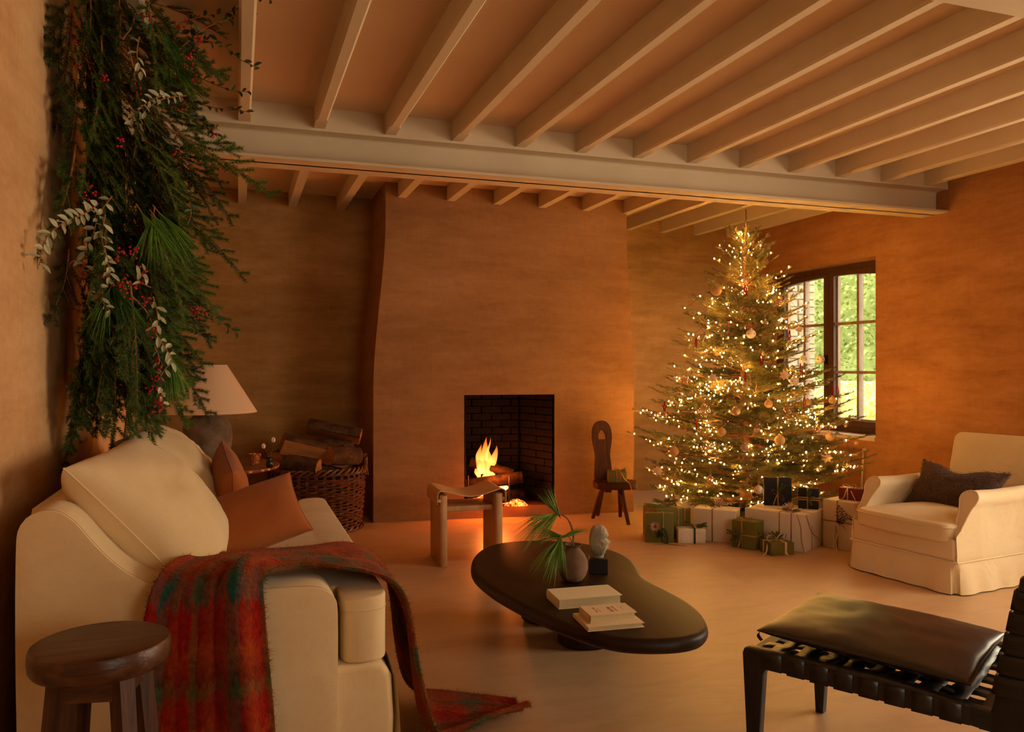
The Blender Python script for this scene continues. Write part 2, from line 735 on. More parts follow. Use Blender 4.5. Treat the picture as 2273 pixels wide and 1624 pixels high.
hs.add([(fl.x, fl.y + .004, OZ0), (fr.x, fr.y + .004, OZ0), (br_.x + .02, br_.y + .02, OZ0), (bl_.x - .02, bl_.y + .02, OZ0),
        (fl.x, fl.y + .004, .0), (fr.x, fr.y + .004, .0), (br_.x + .02, br_.y + .02, .0), (bl_.x - .02, bl_.y + .02, .0)],
       [(0, 1, 2, 3), (4, 5, 1, 0), (5, 6, 2, 1), (6, 7, 3, 2), (7, 4, 0, 3)])
hs.build('hearth', M['hearth'], chimney, smooth=False)
bk = {}


def brick_mesh(L):
    L = round(L, 3)
    if L not in bk:
        bk[L] = bm_mesh('brick', rbox(L, .05, .055, .003, 1), M['soot_brick'], smooth=False)
    return bk[L]


for a, b in ((fl, bl_), (bl_, br_), (br_, fr)):
    dv = b - a
    L = dv.length
    ang = math.atan2(dv.y, dv.x)
    n = max(2, round(L / .2))
    for c in range(16):
        z = OZ0 + .002 + c * .060
        half = (c % 2) * .5
        x = -half * L / n
        while x < L - 1e-3:
            x0, x1 = max(x, 0.012), min(x + L / n, L - .012)
            if x1 - x0 > .03:
                m_ = a + dv.normalized() * ((x0 + x1) / 2) + Vector((-math.sin(ang), math.cos(ang))) * (.012 + rng.uniform(-.003, .003))
                obj('brick', brick_mesh(round((x1 - x0 - .008) / .02) * .02), chimney, (m_.x, m_.y, z), (0, 0, ang))
            x += L / n

# ---- casement window by the tree
M['frame_wood'] = wood('window_frame_wood', (74, 46, 26), (98, 64, 38), 2, .55)
M['sash_paint'] = simple('sash_paint', (150, 128, 104), (170, 146, 118), 6, .55)
M['pane'] = glass('window_glass', (1, 1, 1), .03, .0, .25)
M['iron'] = simple('black_iron', (30, 28, 27), (44, 40, 38), 20, .45, metal=.6)
M['stone_sill'] = simple('sill_stone', (214, 186, 150), (226, 200, 166), 10, .7, bump=.1)
win = tag(empty('window_1', (5.10, 5.93, 0)), kind='structure')
sill = MB().box(XR - .012 - 5.10, .02, WY0 - 5.93, WY1 - 5.93, WZ0 - .03, WZ0)
sill.build('sill', M['stone_sill'], win, smooth=False)
fm = MB()
hw = .75
fm.box(-.035, .035, -hw, -hw + .06, WZ0, WZ1)
fm.box(-.035, .035, hw - .06, hw, WZ0, WZ1)
fm.box(-.035, .035, -hw + .06, hw - .06, WZ0, WZ0 + .05)
fm.box(-.035, .035, -hw + .06, hw - .06, WZ1 - .05, WZ1)
fm.build('frame', M['frame_wood'], win, smooth=False)
for sd in (-1, 1):
    y0, y1 = (-hw + .062, -.002) if sd < 0 else (.002, hw - .062)
    zb, zt = WZ0 + .052, WZ1 - .052
    st = .062
    sash = MB()
    sash.box(-.045, .012, y0, y0 + st, zb, zt)
    sash.box(-.045, .012, y1 - st, y1, zb, zt)
    sash.box(-.045, .012, y0 + st, y1 - st, zb, zb + .055)
    # the top rail is cut to a shallow arch
    N_ = 12
    for i in range(N_):
        ya, yb = y0 + st + (y1 - y0 - 2 * st) * i / N_, y0 + st + (y1 - y0 - 2 * st) * (i + 1) / N_
        def arch(y):
            return 2.005 - .055 * (abs(y) / hw) ** 2.2
        v = [(x, y, z) for x in (-.045, .012) for (y, z) in ((ya, arch(ya)), (yb, arch(yb)), (yb, zt), (ya, zt))]
        sash.add(v, [(0, 1, 2, 3), (7, 6, 5, 4), (0, 4, 5, 1), (2, 6, 7, 3)])
    so = sash.build('sash', M['frame_wood'], win, smooth=False)
    gy0, gy1, gz0, gz1 = y0 + st, y1 - st, zb + .055, 2.0
    bead = MB()
    for yy in (gy0, gy1 - .014):
        bead.box(-.008, .020, yy, yy + .014, gz0, gz1)
    bead.box(-.008, .020, gy0, gy1, gz0, gz0 + .014)
    bead.build('glazing_bead', M['sash_paint'], so, smooth=False)
    ym = (gy0 + gy1) / 2
    MB().box(-.030, .018, ym - .014, ym + .014, gz0, gz1 + .01).build('muntin', M['sash_paint'], so, smooth=False)
    rows = [gz0, 1.145, 1.576, gz1 + .004]
    for zz in rows[1:3]:
        MB().box(-.030, .018, gy0, ym - .014, zz - .012, zz + .012).build('muntin', M['sash_paint'], so, smooth=False)
        MB().box(-.030, .018, ym + .014, gy1, zz - .012, zz + .012).build('muntin', M['sash_paint'], so, smooth=False)
    for ya, yb in ((gy0, ym - .014), (ym + .014, gy1)):
        for r_ in range(3):
            MB().box(.001, .004, ya + .001, yb - .001, rows[r_] + .012, rows[r_ + 1] - .012).build('pane', M['pane'], so, smooth=False)
hd = MB()
hd.box(-.057, -.045, .012, .042, 1.215, 1.30)
hd.tube([(-.057, .027, 1.262), (-.085, .027, 1.262), (-.092, .045, 1.256), (-.092, .10, 1.24)], [.008, .008, .009, .007], 8)
hd.build('handle', M['iron'], win)

# the two windows that light the room from outside the picture
for nm, rot, loc, w, z0, z1 in (('window_2', 0, (5.10, 1.75, 0), 2.1, .55, 2.15), ('window_3', R(-90), (2.0, YF - .2, 0), 1.4, .85, 2.15)):
    w2 = tag(empty(nm, loc, rot), kind='structure')
    fm = MB()
    h_ = w / 2
    for y in (-h_, h_ - .06):
        fm.box(-.03, .03, y, y + .06, z0, z1)
    fm.box(-.03, .03, -h_ + .06, h_ - .06, z0, z0 + .06)
    fm.box(-.03, .03, -h_ + .06, h_ - .06, z1 - .06, z1)
    fm.box(-.03, .03, -.04, .04, z0 + .06, z1 - .06)
    fm.build('frame', M['frame_wood'], w2, smooth=False)
    for ya, yb in ((-h_ + .06, -.04), (.04, h_ - .06)):
        MB().box(.0, .004, ya, yb, z0 + .06, z1 - .06).build('pane', M['pane'], w2, smooth=False)

# ---- outside the window: ground, whitewashed brick pier, hedge, shrub
M['lawn'] = simple('lawn', (120, 124, 60), (160, 150, 80), 5, .95)
tag(MB().box(5.3, 16, 2, 22, -.4, -.3).build('ground_outside', M['lawn'], smooth=False), kind='structure')
M['white_brick'] = simple('whitewashed_brick', (158, 144, 122), (190, 176, 152), 14, .9, bump=.4, bscale=50)
M['mortar'] = simple('lime_mortar', (130, 116, 98), (150, 136, 116), 30, .95)
pier = MB().box(5.26, 5.79, 7.02, 7.4, -.3, 3.2).build('wall_outside', M['mortar'], smooth=False)
tag(pier, kind='structure')
wbm = {}
for c in range(43):
    z = -.28 + c * .078
    x = 5.25 - (c % 2) * .11
    while x < 5.79:
        x0, x1 = max(x, 5.25), min(x + .215, 5.80)
        if x1 - x0 > .04:
            Lk = round(x1 - x0 - .008, 3)
            if Lk not in wbm:
                wbm[Lk] = bm_mesh('brick', rbox(Lk, .05, .068, .006, 1), M['white_brick'], smooth=False)
            obj('brick', wbm[Lk], pier, ((x0 + x1) / 2, 7.03 + rng.uniform(-.004, .004), z))
        x += .223
M['leaf_green'] = foliage('hedge_leaf', (150, 166, 96), (196, 202, 130), .6)
M['leaf_yellow'] = foliage('shrub_leaf', (224, 208, 130), (244, 232, 160), .6)
M['hedge_core'] = simple('hedge_core', (120, 140, 76), (150, 164, 96), 5, .9)


def leafy(name, x0, y0, y1, z0, z1, n, size, mat, core, label, seed):
    r = random.Random(seed)
    e = empty(name, (x0, (y0 + y1) / 2, z0), 0, label, 'hedge' if 'hedge' in name else 'shrub')
    yc = (y0 + y1) / 2

    def surf(u, v):
        y = y0 + (y1 - y0) * u
        z = (z1 - z0) * v
        return (.35 * nz(y * 1.3, z * 1.3, seed) + .9 * max(0, v - .7), y - yc, z)
    MB().grid(surf, 24, 20).build('bush_core', core, e)
    mb = MB()
    for _ in range(n):
        u, v = r.random(), r.random()
        p = Vector(surf(u, v)) + Vector((-r.uniform(0, .3), 0, 0))
        q = Euler((r.uniform(-1, 1), r.uniform(-1.4, 1.4), r.uniform(0, 6.3))).to_matrix()
        s = size * r.uniform(.6, 1.3)
        mb.add([p + q @ Vector(k) * s for k in ((0, -.5, 0), (.35, 0, .05), (0, .6, 0), (-.35, 0, .05))], [(0, 1, 2, 3)])
    tag(mb.build('leaves', mat, e, smooth=False), kind='stuff')
    return e


leafy('tall_hedge', 10.2, 8.0, 15.5, -.3, 5.2, 12000, .085, M['leaf_green'], M['hedge_core'], 'tall pale green hedge seen through the casement window', 3)
leafy('yellow_shrub', 8.1, 7.4, 12.5, -.3, .98, 5000, .075, M['leaf_yellow'], M['leaf_yellow'], 'yellow autumn shrub low outside the casement window', 5)

# ================================================================ soft furniture
M['linen'] = linen('cream_linen', (226, 196, 148), (236, 210, 166), .3)
M['linen2'] = linen('ecru_linen', (228, 202, 160), (238, 216, 178), .5)
M['rust'] = linen('rust_wool', (156, 86, 40), (176, 100, 50), .25)
M['seam'] = simple('seam_thread', (176, 142, 96), (196, 160, 112), 30, .9)


def pillow(w, h, t, n=26, pinch=.07, pw=.42, seed=0.0, wr=.006, sag=0.0):
    """cushion lying in XY, puffed in z, corners pulled out"""
    mb = MB()

    def edge(u, v):
        x = w / 2 * u * (1 - pinch * (1 - v * v))
        y = h / 2 * v * (1 - pinch * (1 - u * u))
        return x, y

    for sg in (1, -1):
        def fn(a, b):
            u, v = math.sin((a - .5) * PI), math.sin((b - .5) * PI)
            x, y = edge(u, v)
            k = max(0, (1 - u * u) * (1 - v * v)) ** pw
            z = sg * t / 2 * k
            z += wr * k * nz(x * 9 + seed, y * 9, sg * 2.0) + wr * .7 * nz(x * 22, y * 22 + seed, sg * 3.0) * k
            z -= sag * (1 - (v * v)) * (1 - u * u)
            return (x, y, z)
        mb.grid(fn, n, n, flip=(sg < 0))
    rim = []
    for i in range(60):
        q = i / 60 * 4
        s, f = int(q), (q - int(q)) * 2 - 1
        f = math.sin(f * PI / 2)
        u, v = ((f, -1), (1, f), (-f, 1), (-1, -f))[s]
        x, y = edge(u, v)
        rim.append((x, y, 0))
    return mb, rim


def merged(mb, name, mat, parent=None, loc=(0, 0, 0), rot=(0, 0, 0)):
    me = mb.mesh(name, mat, True, 0)
    bm = bmesh.new()
    bm.from_mesh(me)
    bmesh.ops.remove_doubles(bm, verts=bm.verts[:], dist=2e-4)
    bm.to_mesh(me)
    bm.free()
    return obj(name, me, parent, loc, rot)


def basis(xd, yd):
    """rotation whose local X is xd and local Y is close to yd"""
    x = Vector(xd).normalized()
    z = x.cross(Vector(yd)).normalized()
    y = z.cross(x)
    return Matrix((x, y, z)).transposed().to_euler()


# ---- sofa
SY0, SY1 = 2.30, 4.16
sofa = empty('sofa', (-.04, (SY0 + SY1) / 2, 0), 0, 'cream linen slipcovered sofa with low rounded arms along the plaster wall', 'sofa')
ox, oy = -.04, (SY0 + SY1) / 2
MXZ = Matrix(((1, 0, 0, -ox), (0, 0, 1, -oy), (0, 1, 0, 0), (0, 0, 0, 1)))   # outline (x,z) extruded along y
arm_prof = [(-.518, .10), (-.517, .03), (-.510, .015), (-.49, .012), (0, .012), (.24, .012), (.258, .015), (.264, .03), (.266, .10), (.268, .30), (.268, .50), (.258, .545), (.225, .575), (.15, .585), (0, .588), (-.14, .602), (-.22, .628), (-.29, .675), (-.345, .735), (-.39, .795), (-.43, .828), (-.475, .832), (-.515, .80), (-.525, .72), (-.525, .4)]
for ya, yb in ((SY0, SY0 + .165), (SY1 - .165, SY1)):
    sm = [tuple(p) for p in catmull([(a, b, 0) for a, b in arm_prof], 3, True)]
    bm = rounded_prism([(p[0], p[1]) for p in sm], ya, yb, .032, 4, MXZ)
    arm = obj('arm', bm_mesh('arm', bm, M['linen'], True, 60), sofa)
    e_ = [Vector((p[0] - ox, ya - oy + .012 if ya == SY0 else yb - oy - .012, p[1])) for p in sm if p[1] > .03]
    cen = Vector((-.12 - ox, 0, .35))
    MB().tube(e_, .0013, 5).build('seam', M['seam'], arm)
base = [(-.50, .012), (.425, .012), (.432, .18), (.425, .30), (.40, .338), (.36, .345), (-.50, .345)]
bm = rounded_prism(base, SY0 + .012, SY1 - .012, .02, 3, MXZ)
obj('base', bm_mesh('base', bm, M['linen'], True, 50), sofa)
sk = MB()


def skirt(u, v):
    y = SY0 + .015 + (SY1 - SY0 - .03) * u
    z = .012 + .30 * v
    x = .436 + .018 * (1 - v) + .010 * (1 - v) * math.sin(y * 31) + .006 * nz(y * 7, z * 7, 1)
    return (x - ox, y - oy, z)


sk.grid(skirt, 80, 8)
sk.build('skirt', M['linen'], sofa)
back = [(-.53, .33), (-.27, .33), (-.30, .55), (-.36, .74), (-.40, .80), (-.45, .825), (-.50, .815), (-.53, .77)]
bm = rounded_prism([(p[0], p[1]) for p in catmull([(a, b, 0) for a, b in back], 3, True)], SY0 + .15, SY1 - .15, .02, 2, MXZ)
obj('backrest', bm_mesh('backrest', bm, M['linen'], True, 60), sofa)
tsh = round_poly([(-.34, SY0 + .175), (.285, SY0 + .175), (.285, SY0 + .02), (.415, SY0 + .02), (.415, SY1 - .02), (.285, SY1 - .02), (.285, SY1 - .175), (-.34, SY1 - .175)],
                 [.02, .01, .05, .07, .07, .05, .01, .02], 6)
bm = rounded_prism([(p[0] - ox, p[1] - oy) for p in tsh], .346, .532, .055, 6)
for v in bm.verts:
    if v.co.z > .45:
        v.co.z += .012 * nz(v.co.x * 4, v.co.y * 4, 1)
sc_ = obj('seat_cushion', bm_mesh('seat_cushion', bm, M['linen'], True, 60), sofa)
rim = [Vector((p[0] - ox, p[1] - oy, .496)) for p in tsh]
cen = sum(rim, Vector()) / len(rim)
MB().tube([p + Vector((0, 0, 0)) for p in rim], .0022, 5, closed=True).build('seam', M['linen'], sc_)

# ---- the two big back cushions, leaning on the back
for yc, rz, lab, sd in ((2.83, .02, 'large cream linen back cushion slumped at the blanket end of the sofa', 1.3), (3.60, -.03, 'large cream linen back cushion beside the lamp end of the sofa', 5.1)):
    mb, rim = pillow(.80, .54, .31, 34, .06, .36, sd, .014)
    rot = basis((.03 + rz, 1, 0), (-.66, 0, .75))
    o = merged(mb, 'back_cushion', M['linen'], None, (-.245, yc, .720), rot)
    tag(o, lab, 'cushion')
    MB().tube(rim, .0035, 6, closed=True).build('piping', M['linen'], o)

# ---- rust pillows
Rv = Vector((.9461, -.3239, 0))
Fv = Vector((.3239, .9461, 0))
Uv = Vector((0, 0, 1))
mb, rim = pillow(.38, .27, .13, 24, .07, .40, 2.2, .008)
p1 = merged(mb, 'throw_pillow', M['rust'], None, (.035, 2.965, .660), basis(Rv * .88 + Uv * .30 + Fv * .36, -Rv * .34 + Uv * .68 + Fv * .62))
tag(p1, 'rust orange wool pillow lying back flat on the sofa seat', 'pillow')
MB().tube(rim, .003, 6, closed=True).build('piping', M['rust'], p1)
mb, rim = pillow(.35, .34, .15, 24, .06, .38, 7.7, .008)
p2 = merged(mb, 'throw_pillow', M['rust'], None, (-.03, 3.47, .675), basis(Rv * .42 - Fv * .85 - Uv * .25, Uv * .92 - Rv * .20 + Fv * .25))
tag(p2, 'rust orange wool pillow standing upright on its edge behind the other', 'pillow')
MB().tube(rim, .003, 6, closed=True).build('piping', M['rust'], p2)


# ---- tartan mohair throw
def tartan():
    m = NT('tartan_mohair')
    uv = m.node('ShaderNodeUVMap')
    sep = m.node('ShaderNodeSeparateXYZ')
    wob = m.node('ShaderNodeTexNoise')
    wob.inputs['Scale'].default_value = 26
    wob.inputs['Detail'].default_value = 4
    m.link(uv.outputs[0], wob.inputs['Vector'])
    add = m.node('ShaderNodeMix', data_type='RGBA', blend_type='LINEAR_LIGHT')
    add.inputs[0].default_value = .035
    m.link(uv.outputs[0], add.inputs[6])
    m.link(wob.outputs['Color'], add.inputs[7])
    m.link(add.outputs[2], sep.inputs[0])
    red, orange, brown, teal, green = lin((150, 20, 18)), lin((172, 68, 24)), lin((100, 32, 20)), lin((22, 84, 74)), lin((92, 88, 46))
    stops = [(0, red), (.14, red), (.17, teal), (.28, teal), (.31, brown), (.46, orange), (.50, red), (.62, red), (.66, green), (.72, green), (.75, brown), (.92, orange), (.96, red)]
    ru = m.ramp(m.math('FRACT', m.math('MULTIPLY', sep.outputs[0], 1.7)), stops)
    rv = m.ramp(m.math('FRACT', m.math('MULTIPLY', sep.outputs[1], 4.6)), stops)
    n2 = m.noise(m.coord((1, 1, 1)), 160, 3)
    c = m.mix(ru, rv, m.ramp(n2, [(.4, (.35,) * 3), (.6, (.65,) * 3)]))
    c = m.mix(c, m.ramp(m.noise(m.coord((1, 1, 1)), 60, 4), [(.3, (.55, .5, .45)), (.7, (1.2, 1.15, 1.1))]), .8, 'MULTIPLY')
    m.color(c)
    m.set(Roughness=1.0)
    m.p.inputs['Specular IOR Level'].default_value = .05
    m.p.inputs['Sheen Weight'].default_value = .3
    m.p.inputs['Sheen Tint'].default_value = (1, .5, .25, 1)
    m.bump(m.noise(m.coord((1, 1, 1)), 110, 5), .7, .01)
    return m.mat


M['tartan'] = tartan()
rowsA = [(-.26, 2.215, .05), (-.245, 2.225, .30), (-.225, 2.24, .53), (-.20, 2.285, .620), (-.15, 2.42, .638), (-.06, 2.60, .612), (.08, 2.74, .590), (.24, 2.79, .580), (.385, 2.84, .565), (.480, 2.86, .46), (.520, 2.86, .24), (.58, 2.84, .07), (.70, 2.80, .035), (.80, 2.72, .028), (.90, 2.63, .020)]
rowsB = [(.105, 2.215, .05), (.09, 2.225, .30), (.07, 2.24, .53), (.07, 2.28, .616), (.13, 2.35, .625), (.21, 2.40, .612), (.29, 2.40, .595), (.37, 2.395, .575), (.445, 2.375, .530), (.490, 2.355, .42), (.525, 2.35, .22), (.57, 2.38, .07), (.66, 2.42, .035), (.80, 2.50, .028), (.94, 2.57, .020)]
A_ = catmull(rowsA, 12)
B_ = catmull(rowsB, 12)
NV = len(A_) - 1
NU = 60
Lb = [0.0]
for i in range(NV):
    Lb.append(Lb[-1] + ((A_[i + 1] + B_[i + 1]) / 2 - (A_[i] + B_[i]) / 2).length)
Lt = Lb[-1]


def throw_pt(u, v):
    fi = v * NV
    i = min(int(fi), NV - 1)
    f = fi - i
    a, b = A_[i].lerp(A_[i + 1], f), B_[i].lerp(B_[i + 1], f)
    p = a.lerp(b, u)
    i2, i0 = min(i + 3, NV), max(i - 2, 0)
    tv = ((A_[i2] + B_[i2]) - (A_[i0] + B_[i0])).normalized()
    n = (b - a).cross(tv).normalized()
    s = Lb[i] + (Lb[i + 1] - Lb[i]) * f
    hang = 1.0 if s < .55 else max(.55, 1 - (s - .55) * 2)
    fold = .020 * nz(u * 3.4 + .25 * s, s * .9, 3.3) + .012 * nz(u * 8, s * 1.6, 7.1) + .005 * math.sin(u * 17 + s * 3)
    if s < .72:
        fold += .040 * math.exp(-((u - .79) / .13) ** 2) - .022 * math.exp(-((u - .57) / .05) ** 2)
    fold += .012 * nz(p.x * 6, p.y * 6, p.z * 6) + .012
    if s > 1.2:
        fold += .028 * math.sin(u * 9 + s * 6) * min(1, (s - 1.2) * 3)
    p = p + n * (fold * hang + .008)
    # ragged ends
    p.z = max(p.z, .012)
    return p


tb = MB()
tb.grid(lambda u, v: throw_pt(u, v), NU, NV)
throw_c = Vector((.1, 2.45, 0))
me = tb.mesh('blanket', M['tartan'], True, 0)
uvl = me.uv_layers.new(name='UVMap')
W_ = NU + 1
for poly in me.polygons:
    for li in poly.loop_indices:
        vi = me.loops[li].vertex_index
        i, j = vi % W_, vi // W_
        uvl.data[li].uv = (i / NU, Lb[min(j, NV)] / Lt)
throw = empty('mohair_throw', throw_c, 0, 'red and teal tartan mohair throw draped over the sofa arm to the floor', 'blanket')
bo = obj('woven_cloth', me, throw, -throw_c)
sol = bo.modifiers.new('thickness', 'SOLIDIFY')
sol.thickness = .010
sol.offset = 0
fz = MB()
fuv = []
fr_ = random.Random(11)
for _ in range(26000):
    u, v = fr_.random(), fr_.random()
    if fr_.random() < .12:
        u = fr_.choice((0.0, 1.0))
    if fr_.random() < .04:
        v = fr_.choice((0.0, 1.0))
    p = throw_pt(u, v)
    d = Vector((fr_.gauss(0, 1), fr_.gauss(0, 1), fr_.gauss(.1, 1))).normalized()
    q = d.orthogonal().normalized() * .0006
    ln = fr_.uniform(.010, .024)
    fz.add([p + q, p - q, p + d * ln], [(0, 1, 2)])
    fuv.append((u, Lb[min(int(v * NV), NV)] / Lt))
fme = fz.mesh('fuzz', M['tartan'], False)
ul = fme.uv_layers.new(name='UVMap')
for k, uvp in enumerate(fuv):
    for li in (3 * k, 3 * k + 1, 3 * k + 2):
        ul.data[li].uv = uvp
tag(obj('fuzz', fme, throw, -throw_c), kind='stuff')

# ---- round milking stool in front of the sofa arm
M['old_wood'] = wood('old_dark_wood', (44, 22, 12), (104, 60, 34), 0, .34, 1.2, .6)
M['old_wood_z'] = wood('old_dark_wood_legs', (46, 24, 15), (96, 56, 36), 2, .38, 1.2, .5)
st = empty('round_stool', (-.283, 1.955, 0), 0, 'worn dark wooden stool with thick round seat beside the sofa arm', 'stool')
prof = [(0, .545), (.128, .545), (.136, .548), (.1405, .556), (.1425, .572), (.1415, .590), (.1375, .598), (.130, .601), (.05, .6005), (0, .600)]
MB().lathe(prof, 48, wob=.02).build('seat', M['old_wood'], st)
for a in (35, 125, 215, 305):
    ca, sa = math.cos(R(a)), math.sin(R(a))
    Mr = Matrix.Rotation(R(a), 4, 'Z')
    lg = MB()
    n = 8
    pts = [(.085, 0, .549), (.112, 0, .30), (.142, 0, .0)]
    lg.tube([Mr @ Vector(p) for p in pts], [.026, .024, .021], 4)
    lg.build('leg', M['old_wood_z'], st)
ap = MB()
for a in (80, 170, 260, 350):
    Mr = Matrix.Rotation(R(a), 4, 'Z')
    ap.box(.058, .074, -.062, .062, .492, .549, M=Mr)
    o = ap.build('apron', M['old_wood'], st, smooth=False)
    ap = MB()

# ---- side table with lamp, votive and bud vase
M['table_wood'] = wood('side_table_wood', (112, 62, 28), (150, 88, 42), 0, .5)
tbx, tby = -.125, 5.62
stb = empty('side_table', (tbx, tby, 0), 0, 'round brown wooden side table with turned post between sofa and basket', 'table')
MB().lathe([(0, .520), (.36, .520), (.385, .524), (.392, .534), (.392, .544), (.384, .550), (0, .550)], 64).build('tabletop', M['table_wood'], stb)
MB().lathe([(.0, .52), (.06, .52), (.05, .48), (.028, .44), (.035, .3), (.045, .2), (.03, .14), (.05, .10), (0, .09)], 20).build('post', M['table_wood'], stb)
for a in (30, 150, 270):
    Mr = Matrix.Rotation(R(a), 4, 'Z')
    MB().tube([Mr @ Vector(p) for p in ((.02, 0, .13), (.12, 0, .10), (.2, 0, .04), (.25, 0, .016))], [.022, .02, .016, .014], 8).build('foot', M['table_wood'], stb)
inlay_m = MB().box(.391, .3935, -.012, .012, .530, .541).mesh('inlay', simple('pale_inlay', (196, 150, 90), (210, 166, 104), 30, .6), False)
for k in range(48):
    if k % 3 != 2:
        obj('inlay', inlay_m, stb, (0, 0, 0), (0, 0, 2 * PI * k / 48 + .02 * (k % 3)))

M['clay'] = simple('grey_clay', (92, 76, 62), (140, 120, 100), 7, .85, bump=.5, bscale=45, detail=8, spec=.2)
M['shade'] = linen('shade_linen', (226, 196, 164), (232, 204, 174), .05)
lmp = empty('table_lamp', (-.185, 5.62, .5505), 0, 'table lamp with grey clay urn base and cream cone shade', 'lamp')
MB().lathe([(0, 0), (.085, 0), (.10, .006), (.125, .05), (.148, .12), (.156, .19), (.150, .25), (.128, .295), (.098, .315), (.090, .322), (.094, .335), (.100, .345), (.098, .355), (.085, .36), (0, .36)], 56, wob=.012).build('base', M['clay'], lmp)
sh = MB().lathe([(.308, .345), (.310, .347), (.122, .655), (.119, .657), (.117, .655), (.305, .346)], 72).build('shade', M['shade'], lmp)
MB().tube([(0, 0, .36), (0, 0, .60)], .008, 8).build('stem', M['iron'], lmp)
fr = MB()
for a in (0, 120, 240):
    fr.tube([(0, 0, .6), (.128 * math.cos(R(a)), .128 * math.sin(R(a)), .645)], .0025, 5)
fr.build('shade_carrier', M['iron'], lmp)

M['mercury'] = NT('mercury_glass').set(Metallic=.9, Roughness=.22).mat
M['mercury'].node_tree.nodes['Principled BSDF'].inputs['Base Color'].default_value = (*lin((206, 150, 110)), 1)
vt = empty('votive_holder', (.105, 5.50, .5505), 0, 'faceted copper toned glass votive cup on the side table', 'candle holder')
vm = MB()
rows, cols = 8, 18
prof = []
for j in range(rows + 1):
    z = .004 + .074 * j / rows
    prof.append((.024 + .018 * (j / rows), z))
for j in range(rows):
    for i in range(cols):
        a0 = 2 * PI * (i + .5 * (j % 2)) / cols
        a1 = 2 * PI * (i + 1 + .5 * (j % 2)) / cols
        am = (a0 + a1) / 2
        (r0, z0), (r1, z1) = prof[j], prof[j + 1]
        rm, zm = (r0 + r1) / 2 + .004, (z0 + z1) / 2
        P4 = [(r0 * math.cos(a0), r0 * math.sin(a0), z0), (r0 * math.cos(a1), r0 * math.sin(a1), z0), (r1 * math.cos(a1), r1 * math.sin(a1), z1), (r1 * math.cos(a0), r1 * math.sin(a0), z1), (rm * math.cos(am), rm * math.sin(am), zm)]
        vm.add(P4, [(0, 1, 4), (1, 2, 4), (2, 3, 4), (3, 0, 4)])
vm.lathe([(0, 0), (.020, 0), (.024, .004)], 18)
vm.build('cup', M['mercury'], vt, smooth=False)
MB().lathe([(0, .012), (.019, .012), (.019, .04), (0, .04)], 18).build('candle', simple('wax', (226, 206, 176)), vt)

bv = empty('bud_vase', (.195, 5.335, .5505), 0, 'tiny dark bottle vase holding two white cyclamen flowers', 'vase')
MB().lathe([(0, 0), (.017, 0), (.022, .008), (.023, .03), (.020, .045), (.013, .054), (.0125, .062), (.017, .068), (.015, .069), (.010, .06), (.010, .02), (0, .01)], 24).build('bottle', simple('dark_glaze', (14, 22, 24), (22, 30, 32), 9, .2), bv)
M['stem_g'] = simple('soft_stem', (96, 84, 44), (120, 100, 56), 30, .7)
M['petal_w'] = simple('white_petal', (246, 232, 214), (250, 240, 226), 20, .6)
M['leaf_dk'] = foliage('dark_leaf', (36, 62, 24), (70, 92, 40), .5)
for tip, hgt in ((Vector((-.038, -.004, .128)), 0), (Vector((.022, .006, .165)), 1)):
    s_ = MB().tube([(0, 0, .05), tip * .6 + Vector((.004, 0, .03)), tip], [.0016, .0014, .0013], 5).build('stem', M['stem_g'], bv)
    for k in range(4):
        a = k * 90 + 20 * hgt
        Mr = Matrix.Translation(tip) @ Matrix.Rotation(R(a), 4, 'Z') @ Matrix.Rotation(R(-25), 4, 'Y')
        MB().grid(lambda u, v: (.003 + .004 * math.sin(v * 3) + .003 * math.cos((u - .5) * 3), (u - .5) * .026 * math.sin(PI * (v * .82 + .12)), v * .034 - .004), 4, 5, M=Mr).build('petal', M['petal_w'], s_)
for k in range(5):
    a = k * 72
    Mr = Matrix.Translation((0, 0, .064)) @ Matrix.Rotation(R(a), 4, 'Z') @ Matrix.Rotation(R(40), 4, 'Y')
    MB().grid(lambda u, v: (v * .03, (u - .5) * .02 * math.sin(PI * (v * .9 + .06)), .004 * math.sin(v * 4)), 3, 4, M=Mr).build('leaf', M['leaf_dk'], bv)

# ---- log basket
M['wicker'] = simple('dark_wicker', (72, 38, 20), (120, 66, 34), 40, .42, bump=.3, bscale=90, spec=.5)
bkx, bky = .555, 6.06
bas = empty('log_basket', (bkx, bky, 0), 0, 'round dark wicker basket heaped with firewood in the corner', 'basket')
RB, HB = .335, .47


def brad(z):
    return RB * (.93 + .07 * min(1, z / .3))


NS = 34
for k in range(NS):
    a = 2 * PI * k / NS
    sk_ = MB()
    for da in (-.018, .018):
        sk_.tube([(brad(z) * math.cos(a + da), brad(z) * .82 * math.sin(a + da), z) for z in (.012, .16, .32, HB - .02)], .006, 5)
    sk_.build('stake', M['wicker'], bas)
rowsN = 21
for j in range(rowsN):
    z = .018 + j * .0185
    w = MB()
    pts = []
    N_ = NS * 3
    for i in range(N_):
        a = 2 * PI * i / N_
        ph = a * NS / 2 + j * PI
        r = 1.0 + .030 * math.sin(ph) + .01
        pts.append((brad(z) * r * math.cos(a), brad(z) * .82 * r * math.sin(a), z + .004 * nz(a * 5, j, 0) + .005 * math.sin(a * 3 + j)))
    w.tube(pts, .0072 + .001 * nz(j, 1, 1), 5, closed=True)
    w.build('weaver', M['wicker'], bas)
for ph in (0, 2.1, 4.2):
    w = MB()
    pts = []
    for i in range(120):
        a = 2 * PI * i / 120
        r = RB + .012 + .014 * math.cos(a * 14 + ph)
        pts.append((r * math.cos(a), r * .83 * math.sin(a), HB - .03 + .020 * math.sin(a * 14 + ph)))
    w.tube(pts, .0105, 6, closed=True)
    w.build('rim_strand', M['wicker'], bas)
